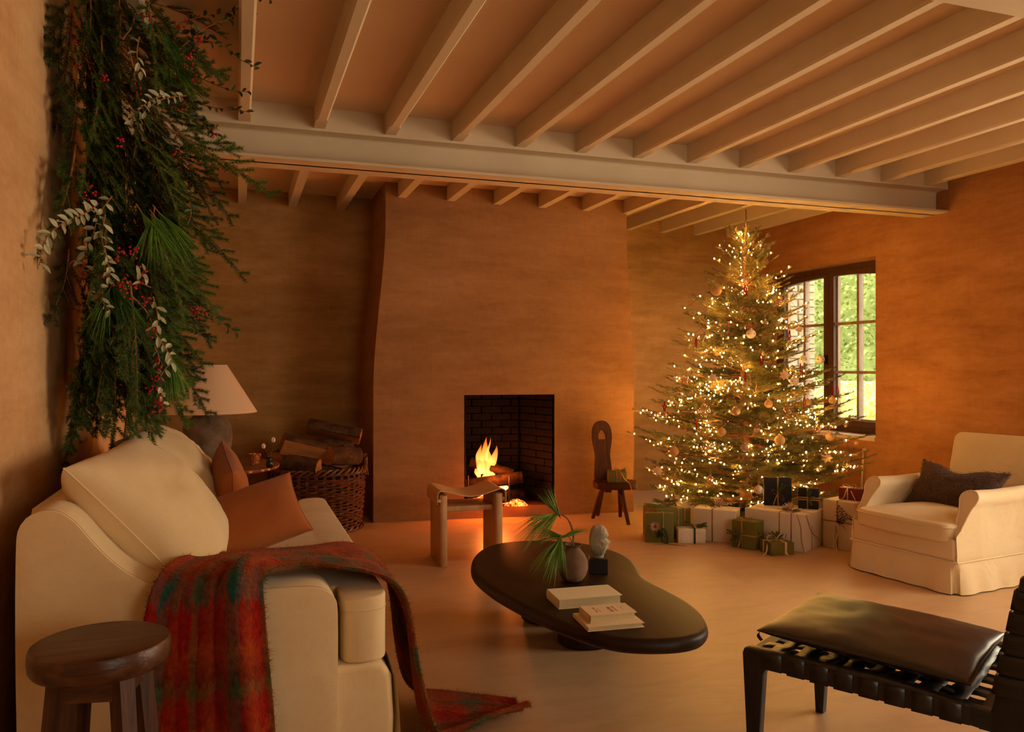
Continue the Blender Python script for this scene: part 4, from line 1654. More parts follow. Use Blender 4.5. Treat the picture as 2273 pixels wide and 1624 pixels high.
# arms: scroll section swept back from the front panel
for sy in (-1, 1):
    sec = [(.015, .16), (.010, .30), (.0, .40), (-.018, .455), (-.028, .49), (-.018, .515), (.012, .530), (.050, .526), (.072, .500), (.070, .470), (.058, .440), (.050, .38), (.050, .30), (.052, .16)]
    sec = [(p.x, p.y) for p in catmull([(a, b, 0) for a, b in sec], 3, True)]
    ns = len(sec)
    am = MB()
    verts = []
    stn = [(0, 0), (.10, 0), (.3, -.004), (.55, .0), (.80, .006)]
    for (xb, dz) in stn:
        for (y, z) in sec:
            # the front edge leans back towards the top
            lean = -.16 * max(0, (z - .30) / .22) ** .8 if z > .30 else 0
            k = max(0, 1 - xb / .45)
            X = .405 - xb + lean * k
            wrn = .004 * nz(X * 9, y * 20 + sy, z * 9)
            verts.append((X, sy * (AW - .052 + y * (1.0)) + sy * wrn, z + dz))
    faces = []
    for i in range(len(stn) - 1):
        for j in range(ns):
            j2 = (j + 1) % ns
            q = (i * ns + j, i * ns + j2, (i + 1) * ns + j2, (i + 1) * ns + j)
            faces.append(q if sy < 0 else tuple(reversed(q)))
    faces.append(tuple(range(ns)) if sy > 0 else tuple(reversed(range(ns))))
    am.add(verts, faces)
    arm = am.build('arm', M['linen2'], ac, angle=60)
    edge = [Vector(verts[j]) for j in range(ns) if sec[j][1] > .33]
    MB().tube(edge, .0045, 6).build('piping', M['linen2'], arm)
# back: tall, leaning, with a softly squared top
bk_o = round_poly([(-AW + .06, .16), (AW - .06, .16), (AW - .055, .50), (AW - .075, .80), (-AW + .075, .80), (-AW + .055, .50)], [.01, .01, .2, .06, .06, .2], 8)
MYZ3 = Matrix(((0, 0, 1, 0), (1, 0, 0, 0), (0, 1, 0, 0), (0, 0, 0, 1)))
bm = rounded_prism(bk_o, -.50, -.34, .045, 5, MYZ3)
bmesh.ops.transform(bm, matrix=Matrix.Translation((-.30, 0, .25)) @ Matrix.Rotation(R(-9), 4, 'Y') @ Matrix.Translation((.30, 0, -.25)), verts=bm.verts[:])
obj('backrest', bm_mesh('backrest', bm, M['linen2'], True, 60), ac)

# brown boucle pillow
def boucle():
    m = NT('brown_boucle')
    v = m.coord((1, 1, 1))
    f = m.noise(v, 70, 6, .7)
    m.color(m.ramp(f, [(.35, lin((58, 36, 27))), (.65, lin((112, 74, 56)))]))
    m.set(Roughness=1.0)
    m.p.inputs['Specular IOR Level'].default_value = .05
    m.p.inputs['Sheen Weight'].default_value = .25
    m.bump(f, 1.0, .02)
    return m.mat


M['boucle'] = boucle()
mb, rim = pillow(.54, .31, .17, 30, .13, .42, 9.2, .012)
# dent in the middle of the top edge
mb.v = [(x, y - .045 * math.exp(-(x / .10) ** 2) * max(0, (y + .02) / .16), z * (1 + .1 * math.exp(-(x / .12) ** 2))) for x, y, z in mb.v]
bp_ = merged(mb, 'boucle_pillow', M['boucle'], None, (3.97, 3.60, .478), basis((.12, -1, -.04), (.55, 0, .80)))
tag(bp_, 'dark brown boucle lumbar pillow on the pale armchair', 'pillow')
fzm = MB()
r5 = random.Random(5)
for _ in range(5000):
    x, y, z = mb.v[r5.randrange(len(mb.v))]
    p = Vector((x, y, z)) + Vector((r5.gauss(0, .006), r5.gauss(0, .006), 0))
    d = Vector((r5.gauss(0, 1), r5.gauss(0, 1), math.copysign(1.2, z))).normalized()
    q = d.orthogonal().normalized() * .0016
    fzm.add([p + q, p - q, p + d * r5.uniform(.004, .009)], [(0, 1, 2)])
tag(fzm.build('boucle_loops', M['boucle'], bp_, smooth=False), kind='stuff')

# ================================================================ fire
fc = Vector((1.99, 6.22, OZ0))
M['ember'] = None


def ember_mat():
    m = NT('embers')
    f = m.noise(m.coord((1, 1, 1)), 38, 5, .7)
    m.color(lin((24, 14, 10)))
    m.link(m.ramp(f, [(.42, (0, 0, 0)), (.56, (1.0, .10, .01)), (.72, (1.0, .42, .10))]), m.p.inputs['Emission Color'])
    m.set(Emission_Strength=9.0, Roughness=.95)
    m.bump(f, .8, .02)
    return m.mat


def flame_mat():
    m = NT('flame')
    tc = m.node('ShaderNodeTexCoord')
    sep = m.node('ShaderNodeSeparateXYZ')
    m.link(tc.outputs['Generated'], sep.inputs[0])
    col = m.ramp(sep.outputs[2], [(0, (1.0, .42, .10)), (.35, (1.0, .30, .05)), (1.0, (1.0, .13, .012))])
    em = m.node('ShaderNodeEmission')
    m.link(col, em.inputs['Color'])
    em.inputs['Strength'].default_value = 5.5
    tr = m.node('ShaderNodeBsdfTransparent')
    lw = m.node('ShaderNodeLayerWeight')
    lw.inputs['Blend'].default_value = .5
    f = m.noise(m.coord((14, 14, 3)), 2.0, 3)
    k = m.math('MULTIPLY', m.math('SUBTRACT', 1.0, lw.outputs['Facing']), m.math('ADD', f, .25))
    k = m.math('MULTIPLY', k, m.math('SUBTRACT', 1.15, sep.outputs[2]))
    mx = m.node('ShaderNodeMixShader')
    m.link(k, mx.inputs[0])
    m.link(tr.outputs[0], mx.inputs[1])
    m.link(em.outputs[0], mx.inputs[2])
    m.link(mx.outputs[0], m.out.inputs['Surface'])
    return m.mat


M['ember'] = ember_mat()
M['flame'] = flame_mat()
FL = [  # offsets (right, up, away), rz, ry, rx, L, r, kind, label
    (-.035, .285, .02, -18.9, 16, 30, .36, .040, 'round', 'charred upper log slanting down through the flames'),
    (-.030, .185, -.06, -18.9, -8, 70, .50, .048, 'round', 'long bark log lying level across the front of the fire'),
    (-.10, .085, .04, -5, 4, 10, .40, .055, 'round', 'half burnt log at the back of the grate'),
    (.10, .060, -.02, 22, 0, 120, .28, .050, 'round', 'short mossy log end low beside the embers'),
]
for k, (dx, dz, dy, rz, ry, rx, L, r, kd, lab) in enumerate(FL):
    p = fc + Rv * dx + Fv * dy + Uv * dz
    tag(obj('fire_log', log_mesh(L, r, kd, 40 + k * 5.3, [M['charred'], M['bark']]), None, p, (R(rx), R(ry), R(rz))), lab, 'log', 'logs burning on the hearth')
gr = empty('fire_dogs', fc + Vector((-.02, 0, 0)), R(-18.9), 'black iron fire dogs holding the burning logs', 'fire dogs')
for x in (-.20, .13):
    MB().tube([(x, -.13, 0), (x, -.13, .10), (x, .20, .10), (x, .20, 0)], .010, 6).build('dog_bar', M['iron'], gr)
    MB().tube([(x, -.13, .10), (x, -.13, .24)], [.010, .007], 6).build('upright', M['iron'], gr)
fire = empty('fire', fc, 0, 'small wood fire with orange flames and glowing embers', 'fire')


def flame(dx, dy, z0, h, r, lean, seed):
    mb = MB()

    def fn(u, v):
        a = 2 * PI * u
        rr = r * (math.sin(PI * min(1, v * .92 + .08)) ** .8) * (1 - v) ** .35 * (1 + .25 * nz(math.cos(a) * 2, math.sin(a) * 2, v * 3 + seed))
        cx = lean * v * v * h + .02 * math.sin(v * 5 + seed) * v
        cy = .01 * math.sin(v * 4 + seed * 2)
        return tuple(Rv * (dx + cx + rr * math.cos(a)) + Fv * (dy + cy + rr * .6 * math.sin(a)) + Uv * (z0 + h * v))
    mb.grid(fn, 14, 16)
    return mb.build('flame', M['flame'], fire)


for args in ((-.075, .0, .20, .34, .052, .02, 1.0), (-.12, -.02, .24, .24, .042, -.05, 2.2), (-.03, .0, .23, .24, .042, .10, 3.7), (-.065, .0, .16, .14, .060, 0, 5.1), (-.02, .03, .22, .12, .024, .15, 6.4), (-.14, .02, .20, .11, .026, -.15, 8.4), (-.07, .02, .30, .235, .013, .05, 9.9)):
    flame(*args)


def ember_bed(cx, cy, rx, ry, h, seed, name, z=.0):
    mb = MB()

    def fn(u, v):
        a = 2 * PI * u
        x, y = rx * v * math.cos(a), ry * v * math.sin(a)
        zz = h * (1 - v * v) + .022 * nz(x * 22 + seed, y * 22, 1) * (1 - v) + .004
        return tuple(Rv * (cx + x) + Fv * (cy + y) + Uv * max(.002, zz + z))
    mb.grid(fn, 28, 10)
    return mb.build(name, M['ember'], fire)


ember_bed(-.02, .02, .20, .10, .095, 1.0, 'ember_bed')
ember_bed(.165, -.13, .095, .050, .050, 4.0, 'ember_heap')
MB().sphere((0, 0, 0), .06, 14, 10, sc=(1.2, .6, .45)).build('glowing_coal', emit('white_hot_coal', (1, .40, .11), 7.0), fire, loc=tuple(Rv * .035 + Fv * -.01 + Uv * .125))
fl_l = bpy.data.lights.new('fire_light', 'POINT')
fl_l.energy = 26
fl_l.color = (1.0, .20, .03)
fl_l.shadow_soft_size = .10
flo = bpy.data.objects.new('fire_light', fl_l)
C.objects.link(flo)
flo.location = fc + Rv * .0 + Fv * -.17 + Uv * .26

# ================================================================ gifts round the tree
def paper(name, a, b, crinkle=.15):
    m = NT(name)
    f = m.noise(m.coord((1, 1, 1)), 5, 5)
    m.color(m.ramp(f, [(.3, lin(a)), (.7, lin(b))]))
    m.set(Roughness=.62)
    m.p.inputs['Specular IOR Level'].default_value = .3
    m.bump(m.noise(m.coord((1, 1, 1)), 26, 5, .6, .5), crinkle, .012)
    return m.mat


M['p_green'] = paper('olive_wrap', (98, 94, 34), (116, 110, 46))
M['p_white'] = paper('white_wrap', (224, 206, 180), (232, 216, 192), .06)
M['p_crinkle'] = paper('crinkled_white_wrap', (226, 210, 186), (236, 222, 200), .6)
M['p_black'] = paper('black_wrap', (24, 23, 26), (32, 31, 34))
M['p_wine'] = paper('wine_wrap', (112, 36, 44), (128, 44, 52))
M['r_tan'] = simple('tan_ribbon', (160, 108, 66), (180, 126, 80), 30, .5)
M['r_gold'] = simple('ochre_ribbon', (168, 122, 58), (188, 140, 72), 30, .5)
M['r_cream'] = simple('cream_ribbon', (224, 196, 154), (232, 208, 168), 30, .6)
M['r_dark'] = simple('bottle_green_ribbon', (26, 40, 22), (40, 58, 32), 30, .45)
M['r_olive'] = simple('olive_velvet_ribbon', (110, 112, 52), (134, 132, 68), 30, .6)
M['petal_d'] = simple('dried_petal', (214, 176, 140), (232, 198, 164), 20, .8)
M['petal_d2'] = simple('dried_petal_base', (126, 88, 56), (160, 116, 76), 20, .8)
M['fir_g'] = foliage('fir_sprig', (44, 74, 26), (86, 116, 46), .5)
M['seed'] = simple('black_seed', (30, 26, 26), (44, 38, 36), 30, .7)
M['cinnamon'] = wood('cinnamon', (140, 70, 28), (180, 98, 44), 0, .7)


def place(p0, p1):
    p0, p1 = Vector(p0), Vector(p1)
    d = p1 - p0
    return d.length, math.atan2(d.y, d.x)


def strip(pts, wd, wvec, name, mat, parent, th=.0012):
    """flat ribbon following pts, wvec gives the width direction"""
    wv = Vector(wvec).normalized() * (wd / 2)
    pts = [Vector(p) for p in pts]
    mb = MB()
    v = []
    for p in pts:
        v += [p - wv, p + wv]
    mb.add(v, [(2 * i, 2 * i + 1, 2 * i + 3, 2 * i + 2) for i in range(len(pts) - 1)])
    o = mb.build(name, mat, parent)
    q = o.modifiers.new('thickness', 'SOLIDIFY')
    q.thickness = th
    q.offset = 0
    return o


def band_x(e, x, w, d, h, wd, mat, o=.0016):
    """ribbon round front, top, back and bottom at local x"""
    y0, y1 = -d / 2 - o, d / 2 + o
    return strip([(x, y0, .001), (x, y0, h * .5), (x, y0, h + o), (x, y1, h + o), (x, y1, .001)], wd, (1, 0, 0), 'ribbon', mat, e)


def band_z(e, z, w, d, h, wd, mat, o=.0016):
    x, y = w / 2 + o, d / 2 + o
    return strip([(-x, -y, z), (x, -y, z), (x, y, z), (-x, y, z), (-x, -y, z)], wd, (0, 0, 1), 'ribbon', mat, e)


def band_y(e, y, w, d, h, wd, mat, o=.0016):
    x = w / 2 + o
    return strip([(-x, y, .001), (-x, y, h + o), (x, y, h + o), (x, y, .001)], wd, (0, 1, 0), 'ribbon', mat, e)


def gift(name, p0, p1, d, h, mat, label, z=0.0, crinkle=0.0):
    """p0,p1: the two front bottom corners, d depth behind them"""
    w, a = place(p0, p1)
    mid = (Vector(p0) + Vector(p1)) / 2
    n = Vector((-math.sin(a), math.cos(a)))
    c = mid + n * d / 2
    e = empty(name, (c.x, c.y, z), a, label, 'gift', 'wrapped gifts by the tree')
    bm = rbox(w, d, h, .0035, 2)
    if crinkle:
        bmesh.ops.subdivide_edges(bm, edges=bm.edges[:], cuts=3, use_grid_fill=True)
        for v in bm.verts:
            if v.co.z > .004:
                v.co += Vector((nz(v.co.x * 40, v.co.y * 40, v.co.z * 40), nz(v.co.x * 40 + 9, v.co.y * 40, v.co.z * 40), nz(v.co.x * 40, v.co.y * 40 + 7, v.co.z * 40))) * crinkle
    obj('wrapped_box', bm_mesh('wrapped_box', bm, mat, True, 40), e)
    # folded paper end
    fo = MB()
    x = w / 2 + .0012
    fo.add([(x, -d / 2 + .004, h - .004), (x, d / 2 - .004, h - .004), (x, 0, h * .42), (x + .0012, -d / 2 + .004, h - .004), (x + .0012, d / 2 - .004, h - .004), (x + .0016, 0, h * .42)],
           [(0, 1, 2), (3, 5, 4), (0, 2, 5, 3), (1, 4, 5, 2), (0, 3, 4, 1)])
    fo.build('paper_fold', mat, e, smooth=False)
    return e, w


def dried_flower(e, loc, d, s=1.0, seed=0):
    r = random.Random(seed)
    d = Vector(d).normalized()
    q = d.to_track_quat('Z', 'Y')
    mb = MB()
    for ring, (n, tilt, ln, mi) in enumerate(((16, 68, .036, 1), (18, 48, .040, 0), (14, 28, .036, 0), (8, 10, .03, 0))):
        for k in range(n):
            a = 2 * PI * k / n + r.uniform(-.1, .1)
            t = R(tilt + r.uniform(-8, 8))
            L = ln * s * r.uniform(.85, 1.1)
            dr = Vector((math.cos(a) * math.sin(t), math.sin(a) * math.sin(t), math.cos(t)))
            sd = Vector((-math.sin(a), math.cos(a), 0)) * .0030 * s
            b = Vector((math.cos(a), math.sin(a), 0)) * .006 * s
            m_ = b + dr * L * .6 + Vector((0, 0, .003))
            tp = b + dr * L + Vector((0, 0, .006 * s))
            mb.add([q @ p for p in (b - sd * .5, b + sd * .5, m_ + sd, m_ - sd, tp)], [(0, 1, 2, 3), (3, 2, 4)], mi)
    mb.sphere((0, 0, 0), .010 * s, 8, 6, 1)
    o = mb.build('dried_flower', [M['petal_d'], M['petal_d2']], e, loc=loc, smooth=False)
    tag(o, 'pale spiky dried flower head', kind='stuff')
    return o


def sprig(e, loc, dirs, ln=.09, seed=0, mat='fir_g', nl=.014):
    r = random.Random(seed)
    mb = MB()
    for d in dirs:
        d = Vector(d).normalized()
        L = ln * r.uniform(.8, 1.15)
        tip = d * L
        mb.tube([(0, 0, 0), tip * .5 + Vector((0, 0, .004)), tip], .0012, 4, 1)
        s = d.cross(Vector((0, 0, 1)))
        s = s.normalized() if s.length > .1 else Vector((1, 0, 0))
        u = s.cross(d)
        for sd in (-1, 1):
            for k in range(7):
                b = tip * (k + 1) / 8
                dv = (d + s * sd * .9 + u * r.uniform(-.3, .3)).normalized()
                l2 = ln * .42 * (1 - k / 9)
                t2 = b + dv * l2
                mb.tube([b, t2], .0007, 3, 1)
                for m_ in range(9):
                    c = b.lerp(t2, m_ / 9)
                    for s2 in (-1, 1):
                        nd = (dv + (s * s2 * .5 + u * r.uniform(-.8, .8) + d * .4)).normalized() * nl * r.uniform(.6, 1)
                        q = nd.orthogonal().normalized() * .0011
                        mb.add([c + q, c - q, c + nd], [(0, 1, 2)], 0)
    o = mb.build('evergreen_sprig', [M[mat], M['twig']], e, loc=loc, smooth=False)
    tag(o, kind='stuff')
    return o


def loops(e, loc, wvec, up, size, wd, mat, tails=(), front=(0, -1, 0)):
    """two ribbon loops and loose tails"""
    wv, uv_ = Vector(wvec).normalized(), Vector(up).normalized()
    fv = Vector(front)
    for sg in (-1, 1):
        pts = []
        for i in range(17):
            a = 2 * PI * i / 16
            pts.append(Vector(loc) + wv * sg * size * .5 * (1 - math.cos(a)) + uv_ * (size * .30 * math.sin(a) + size * .22 * (1 - math.cos(a)) * .5))
        strip(pts, wd, fv, 'bow_loop', mat, e)
    for t in tails:
        strip(catmull(t, 6), wd, wv, 'ribbon_tail', mat, e)


G1, w = gift('green_gift', (2.734, 4.905), (3.000, 4.902), .205, .209, M['p_green'], 'large olive green gift under fir greenery and cinnamon sticks')
band_x(G1, .035, w, .205, .209, .008, M['r_gold'])
band_x(G1, .085, w, .205, .209, .008, M['r_gold'])
sprig(G1, (-.05, -.02, .216), [(-1, -.2, .08), (-.8, .3, .1), (-.6, -.6, .1), (.5, -.3, .12), (.3, .4, .1), (-1, .05, .2), (.9, .1, .1)], .105, 2, nl=.018)
sprig(G1, (-.01, .02, .235), [(-1, .3, .1), (.6, .5, .15), (-.4, .8, .15), (.8, -.2, .15)], .09, 3, nl=.018)
for k, (x, y, a, zz) in enumerate(((.045, .02, 20, .222), (.06, .035, -12, .236), (.05, .05, 60, .224), (.075, .02, 82, .246))):
    MB().tube([(-.045, 0, 0), (.045, 0, 0)], .007, 8).build('cinnamon_stick', M['cinnamon'], G1, loc=(x, y, zz), rot=(0, R(-50 if k == 3 else 0), R(a)))

G2, w = gift('upright_green_gift', (2.628, 4.872), (2.806, 4.796), .050, .200, M['p_green'], 'upright olive green gift with a dried flower and velvet ribbon')
band_x(G2, .022, w, .05, .2, .013, M['r_olive'])
dried_flower(G2, (-.030, -.036, .108), (-.25, -1, .35), 1.05, 3)
sprig(G2, (.0, -.032, .09), [(-.3, -.3, -1), (.2, -.3, -.9), (.5, -.2, -.6)], .05, 6)
for t in ([(.022, -.03, .10), (.040, -.036, .08), (.052, -.036, .04), (.050, -.045, .004), (.02, -.08, .003), (-.04, -.10, .003)],
          [(.022, -.03, .10), (.012, -.042, .05), (.03, -.05, .006), (.09, -.10, .003), (.16, -.13, .003)]):
    strip(catmull(t, 6), .013, (1, .1, 0), 'ribbon_tail', M['r_dark'], G2)

G3, w = gift('small_white_gift', (2.822, 4.770), (2.994, 4.703), .108, .097, M['p_crinkle'], 'small crinkled white gift with a bottle green ribbon', crinkle=.003)
band_x(G3, .018, w, .108, .097, .012, M['r_dark'], .005)
sprig(G3, (.03, -.01, .106), [(1, 0, .1), (.8, .4, .15), (.7, -.4, .1), (1, .2, .3), (-.5, .3, .2)], .075, 9)
loops(G3, (.01, -.02, .104), (1, .25, 0), (0, 0, 1), .045, .010, M['r_olive'])

G4, w = gift('white_gift', (2.985, 4.842), (3.184, 4.640), .165, .218, M['p_white'], 'plain white gift beside the large green one with a spiky dried flower')
band_x(G4, -.012, w, .165, .218, .009, M['r_tan'])
band_y(G4, .02, w, .165, .218, .007, M['r_tan'])
band_y(G4, .045, w, .165, .218, .007, M['r_tan'])
dried_flower(G4, (.015, -.01, .236), (.2, -.5, 1), 1.15, 5)
sprig(G4, (-.01, .01, .224), [(-1, .2, .15), (-.6, -.5, .2), (.4, .6, .2)], .06, 12, 'petal_d2')
loops(G4, (-.035, -.02, .222), (1, .2, 0), (0, 0, 1), .04, .006, M['r_tan'])

G5, w = gift('dark_green_gift', (3.103, 4.563), (3.187, 4.420), .130, .181, M['p_green'], 'olive green gift with a fir sprig and crossed tan ribbon')
band_x(G5, -.012, w, .13, .181, .008, M['r_tan'])
band_z(G5, .088, w, .13, .181, .008, M['r_tan'])
sprig(G5, (-.035, -.074, .098), [(-1, -.3, .25), (.5, -.4, .1), (-.4, -.4, -.5), (-.7, -.4, .0), (.2, -.4, -.5)], .062, 15)
loops(G5, (-.005, .0, .186), (.8, .6, 0), (0, 0, 1), .035, .008, M['r_gold'],
      [[(-.012, -.070, .09), (-.02, -.078, .05), (-.035, -.09, .004), (-.10, -.13, .003)], [(-.03, -.07, .08), (-.045, -.074, .04)]])

G6, w = gift('flat_green_gift', (3.188, 4.262), (3.348, 4.240), .145, .079, M['p_green'], 'flat olive green gift tied with a big cream bow')
band_x(G6, .022, w, .145, .079, .016, M['r_cream'])
band_y(G6, .02, w, .145, .079, .016, M['r_cream'])
loops(G6, (.0, .0, .084), (1, .3, 0), (0, 0, 1), .085, .015, M['r_cream'],
      [[(-.02, .0, .085), (-.07, -.02, .075), (-.10, -.05, .02), (-.14, -.07, .003)], [(.02, -.074, .02), (.03, -.085, .004), (.05, -.09, .003), (.06, -.085, .003)]])
sprig(G6, (.02, .03, .084), [(-.3, .5, .6), (.3, .5, .7), (.8, .2, .5), (-.8, .3, .5)], .055, 17)

G7, w = gift('long_white_gift', (3.253, 4.631), (3.457, 4.270), .330, .2395, M['p_white'], 'longest white gift tied with thin tan ribbons and carrying two black gifts')
for x in (.035, .115):
    band_x(G7, x, w, .33, .2395, .008, M['r_tan'])
band_y(G7, -.06, w, .33, .2395, .006, M['r_tan'])
dried_flower(G7, (.085, -.115, .258), (-.1, -.6, .9), 1.15, 8)
sprig(G7, (.085, -.10, .246), [(-1, -.1, .1), (1, .1, .1), (-.8, .4, .15), (.7, .5, .15)], .05, 19, 'petal_d2')
for t in ([(.15, -.166, .238), (.178, -.170, .16), (.185, -.172, .07), (.205, -.185, .004), (.16, -.24, .003), (.12, -.27, .003)],
          [(w / 2 + .004, -.160, .235), (w / 2 + .005, -.07, .12), (w / 2 + .006, .06, .05)], [(.10, -.20, .003), (.16, -.20, .004), (.25, -.22, .003)]):
    strip(catmull(t, 6), .007, (.7, -.6, .2), 'ribbon_tail', M['r_tan'], G7)

G8, w = gift('tall_black_gift', (3.435, 4.668), (3.597, 4.584), .038, .191, M['p_black'], 'tall black gift standing on the longest white gift', z=.2400)
band_x(G8, .0, w, .038, .191, .010, M['r_gold'])
loops(G8, (.0, -.024, .085), (1, 0, -.75), (0, -.3, -1), .05, .008, M['r_gold'], [[(0, -.024, .085), (-.02, -.028, .04), (-.03, -.026, .004)], [(0, -.024, .085), (.0, -.030, .04), (.002, -.028, .004)]])
sprig(G8, (.005, -.026, .09), [(.45, -.2, 1), (.75, -.2, .9), (.25, -.2, .9)], .075, 21)
for k in range(3):
    strip(catmull([(.01, -.024, .09), (.05, -.028, .14 - .02 * k), (.10, -.03, .13 - .03 * k)], 4), .0015, (0, 0, 1), 'dry_grass', M['seed'], G8)

G9, w = gift('small_black_gift', (3.579, 4.494), (3.673, 4.407), .068, .136, M['p_black'], 'small black gift with crossed ochre ribbon on the longest white gift', z=.2400)
band_x(G9, -.004, w, .068, .136, .009, M['r_gold'])
for zz in (.062, .076):
    band_z(G9, zz, w, .068, .136, .008, M['r_gold'])
sprig(G9, (.0, -.038, .075), [(.1, -.2, 1), (.3, -.2, .8), (.25, -.2, -.5), (.5, -.3, .2)], .05, 23)

G10, w = gift('tall_white_gift', (3.689, 4.383), (3.763, 4.175), .198, .315, M['p_white'], 'tall white gift with black dried berries and trailing cream ribbon')
band_x(G10, -.008, w, .198, .315, .009, M['r_tan'])
band_z(G10, .178, w, .198, .315, .009, M['r_tan'])
r9 = random.Random(9)
for k in range(7):
    bpt = Vector((-.005 + .004 * k, -.104, .17))
    mid = Vector((.005 + .012 * k, -.118, .26 - .008 * k))
    tp = Vector((.02 + .022 * k, -.128, .30 - .018 * k))
    s_ = MB().tube(catmull([bpt, mid, tp], 5), .0009, 4).build('seed_stem', M['seed'], G10)
    sb = MB()
    for m_ in range(16):
        c = bpt.lerp(mid, m_ / 9) if m_ < 9 else mid.lerp(tp, (m_ - 8) / 8)
        sb.sphere(c + Vector((r9.gauss(0, .006), r9.gauss(0, .003), r9.gauss(0, .006))), .0036, 6, 4)
    tag(sb.build('seed_heads', M['seed'], s_), kind='stuff')
for t in ([(-.02, -.103, .175), (-.028, -.112, .10), (-.022, -.118, .04), (-.02, -.125, .004), (-.04, -.14, .003)],
          [(-.01, -.103, .175), (.008, -.115, .12), (-.008, -.115, .06), (.0, -.125, .01), (.025, -.16, .003), (.045, -.19, .003)]):
    strip(catmull(t, 6), .010, (.9, .2, .1), 'ribbon_tail', M['r_cream'], G10)
strip(catmull([(-.01, -.103, .176), (.03, -.11, .165), (.055, -.112, .14)], 5), .008, (0, .2, 1), 'ribbon_tail', M['r_tan'], G10)

G11, w = gift('wine_red_gift', (3.785, 4.345), (3.847, 4.222), .088, .078, M['p_wine'], 'wine red gift on top of the tall white gift', z=.3155)
band_x(G11, -.01, w, .088, .078, .008, M['r_cream'])
band_y(G11, .0, w, .088, .078, .006, M['r_cream'])
loops(G11, (-.01, -.01, .083), (1, .2, 0), (0, 0, 1), .04, .007, M['r_cream'],
      [[(-.01, -.03, .082), (-.018, -.048, .06), (-.03, -.050, .02), (-.045, -.052, .003)], [(.0, -.03, .082), (.02, -.049, .05), (.045, -.052, .004)]])

G12, w = gift('half_hidden_white_gift', (4.05, 4.47), (4.17, 4.30), .18, .255, M['p_white'], 'white gift half hidden behind the arm of the pale armchair')
band_x(G12, .02, w, .18, .255, .009, M['r_tan'])

gp = Vector((2.79, 5.66, 0)) + Rv * .008 + Fv * -.035
G13 = empty('parcel_on_chair', (gp.x, gp.y, .3025), R(-18.9), 'small olive green parcel lying on the plank backed chair', 'gift')
obj('wrapped_box', bm_mesh('wrapped_box', rbox(.140, .10, .085, .003, 2), M['p_green'], True, 40), G13)
band_x(G13, -.008, .14, .10, .085, .007, M['r_tan'])
band_x(G13, .022, .14, .10, .085, .007, M['r_tan'])
sprig(G13, (.03, .0, .09), [(1, 0, .1), (.7, .3, .2), (-.6, .2, .15)], .04, 31, 'petal_d2')
strip(catmull([(.03, -.052, .07), (.05, -.06, .03), (.085, -.09, -.002), (.10, -.105, -.06)], 5), .008, (.8, .3, .2), 'ribbon_tail', M['r_gold'], G13)

# ================================================================ Christmas tree
TX, TY = 3.717, 5.28
M['fir'] = foliage('fir_needles', (66, 78, 26), (138, 136, 58), .55)
M['fir_bark'] = simple('fir_bark', (112, 72, 40), (160, 108, 64), 16, .9, (1, 1, .4), .5)
tree = empty('christmas_tree', (TX, TY, 0), 0, 'tall fir Christmas tree covered in fairy lights beside the window', 'tree')


def needles(mb, a, b, step, ln, w, up, r, rows=3, fwd=.75):
    a, b = Vector(a), Vector(b)
    d = b - a
    L = d.length
    d.normalize()
    s = d.cross(up)
    if s.length < .05:
        s = d.orthogonal()
    s.normalize()
    u = s.cross(d)
    n = max(2, int(L / step))
    angs = {3: (0, 180, 90), 4: (0, 180, 55, 125), 6: (0, 60, 120, 180, 240, 300), 5: (0, 180, 45, 135, 90)}[rows]
    for k in range(n):
        p = a + d * (L * (k + r.random() * .6) / n)
        for an in angs:
            t = R(an + r.uniform(-16, 16))
            q = (d * fwd * r.uniform(.7, 1.2) + s * math.cos(t) + u * math.sin(t)).normalized()
            l_ = ln * r.uniform(.75, 1.1) * (.75 if 30 < an < 150 else 1)
            sd = q.cross(u if abs(q.dot(u)) < .8 else s).normalized() * w
            mb.add([p - sd, p + sd, p + q * l_], [(0, 1, 2)], 0)


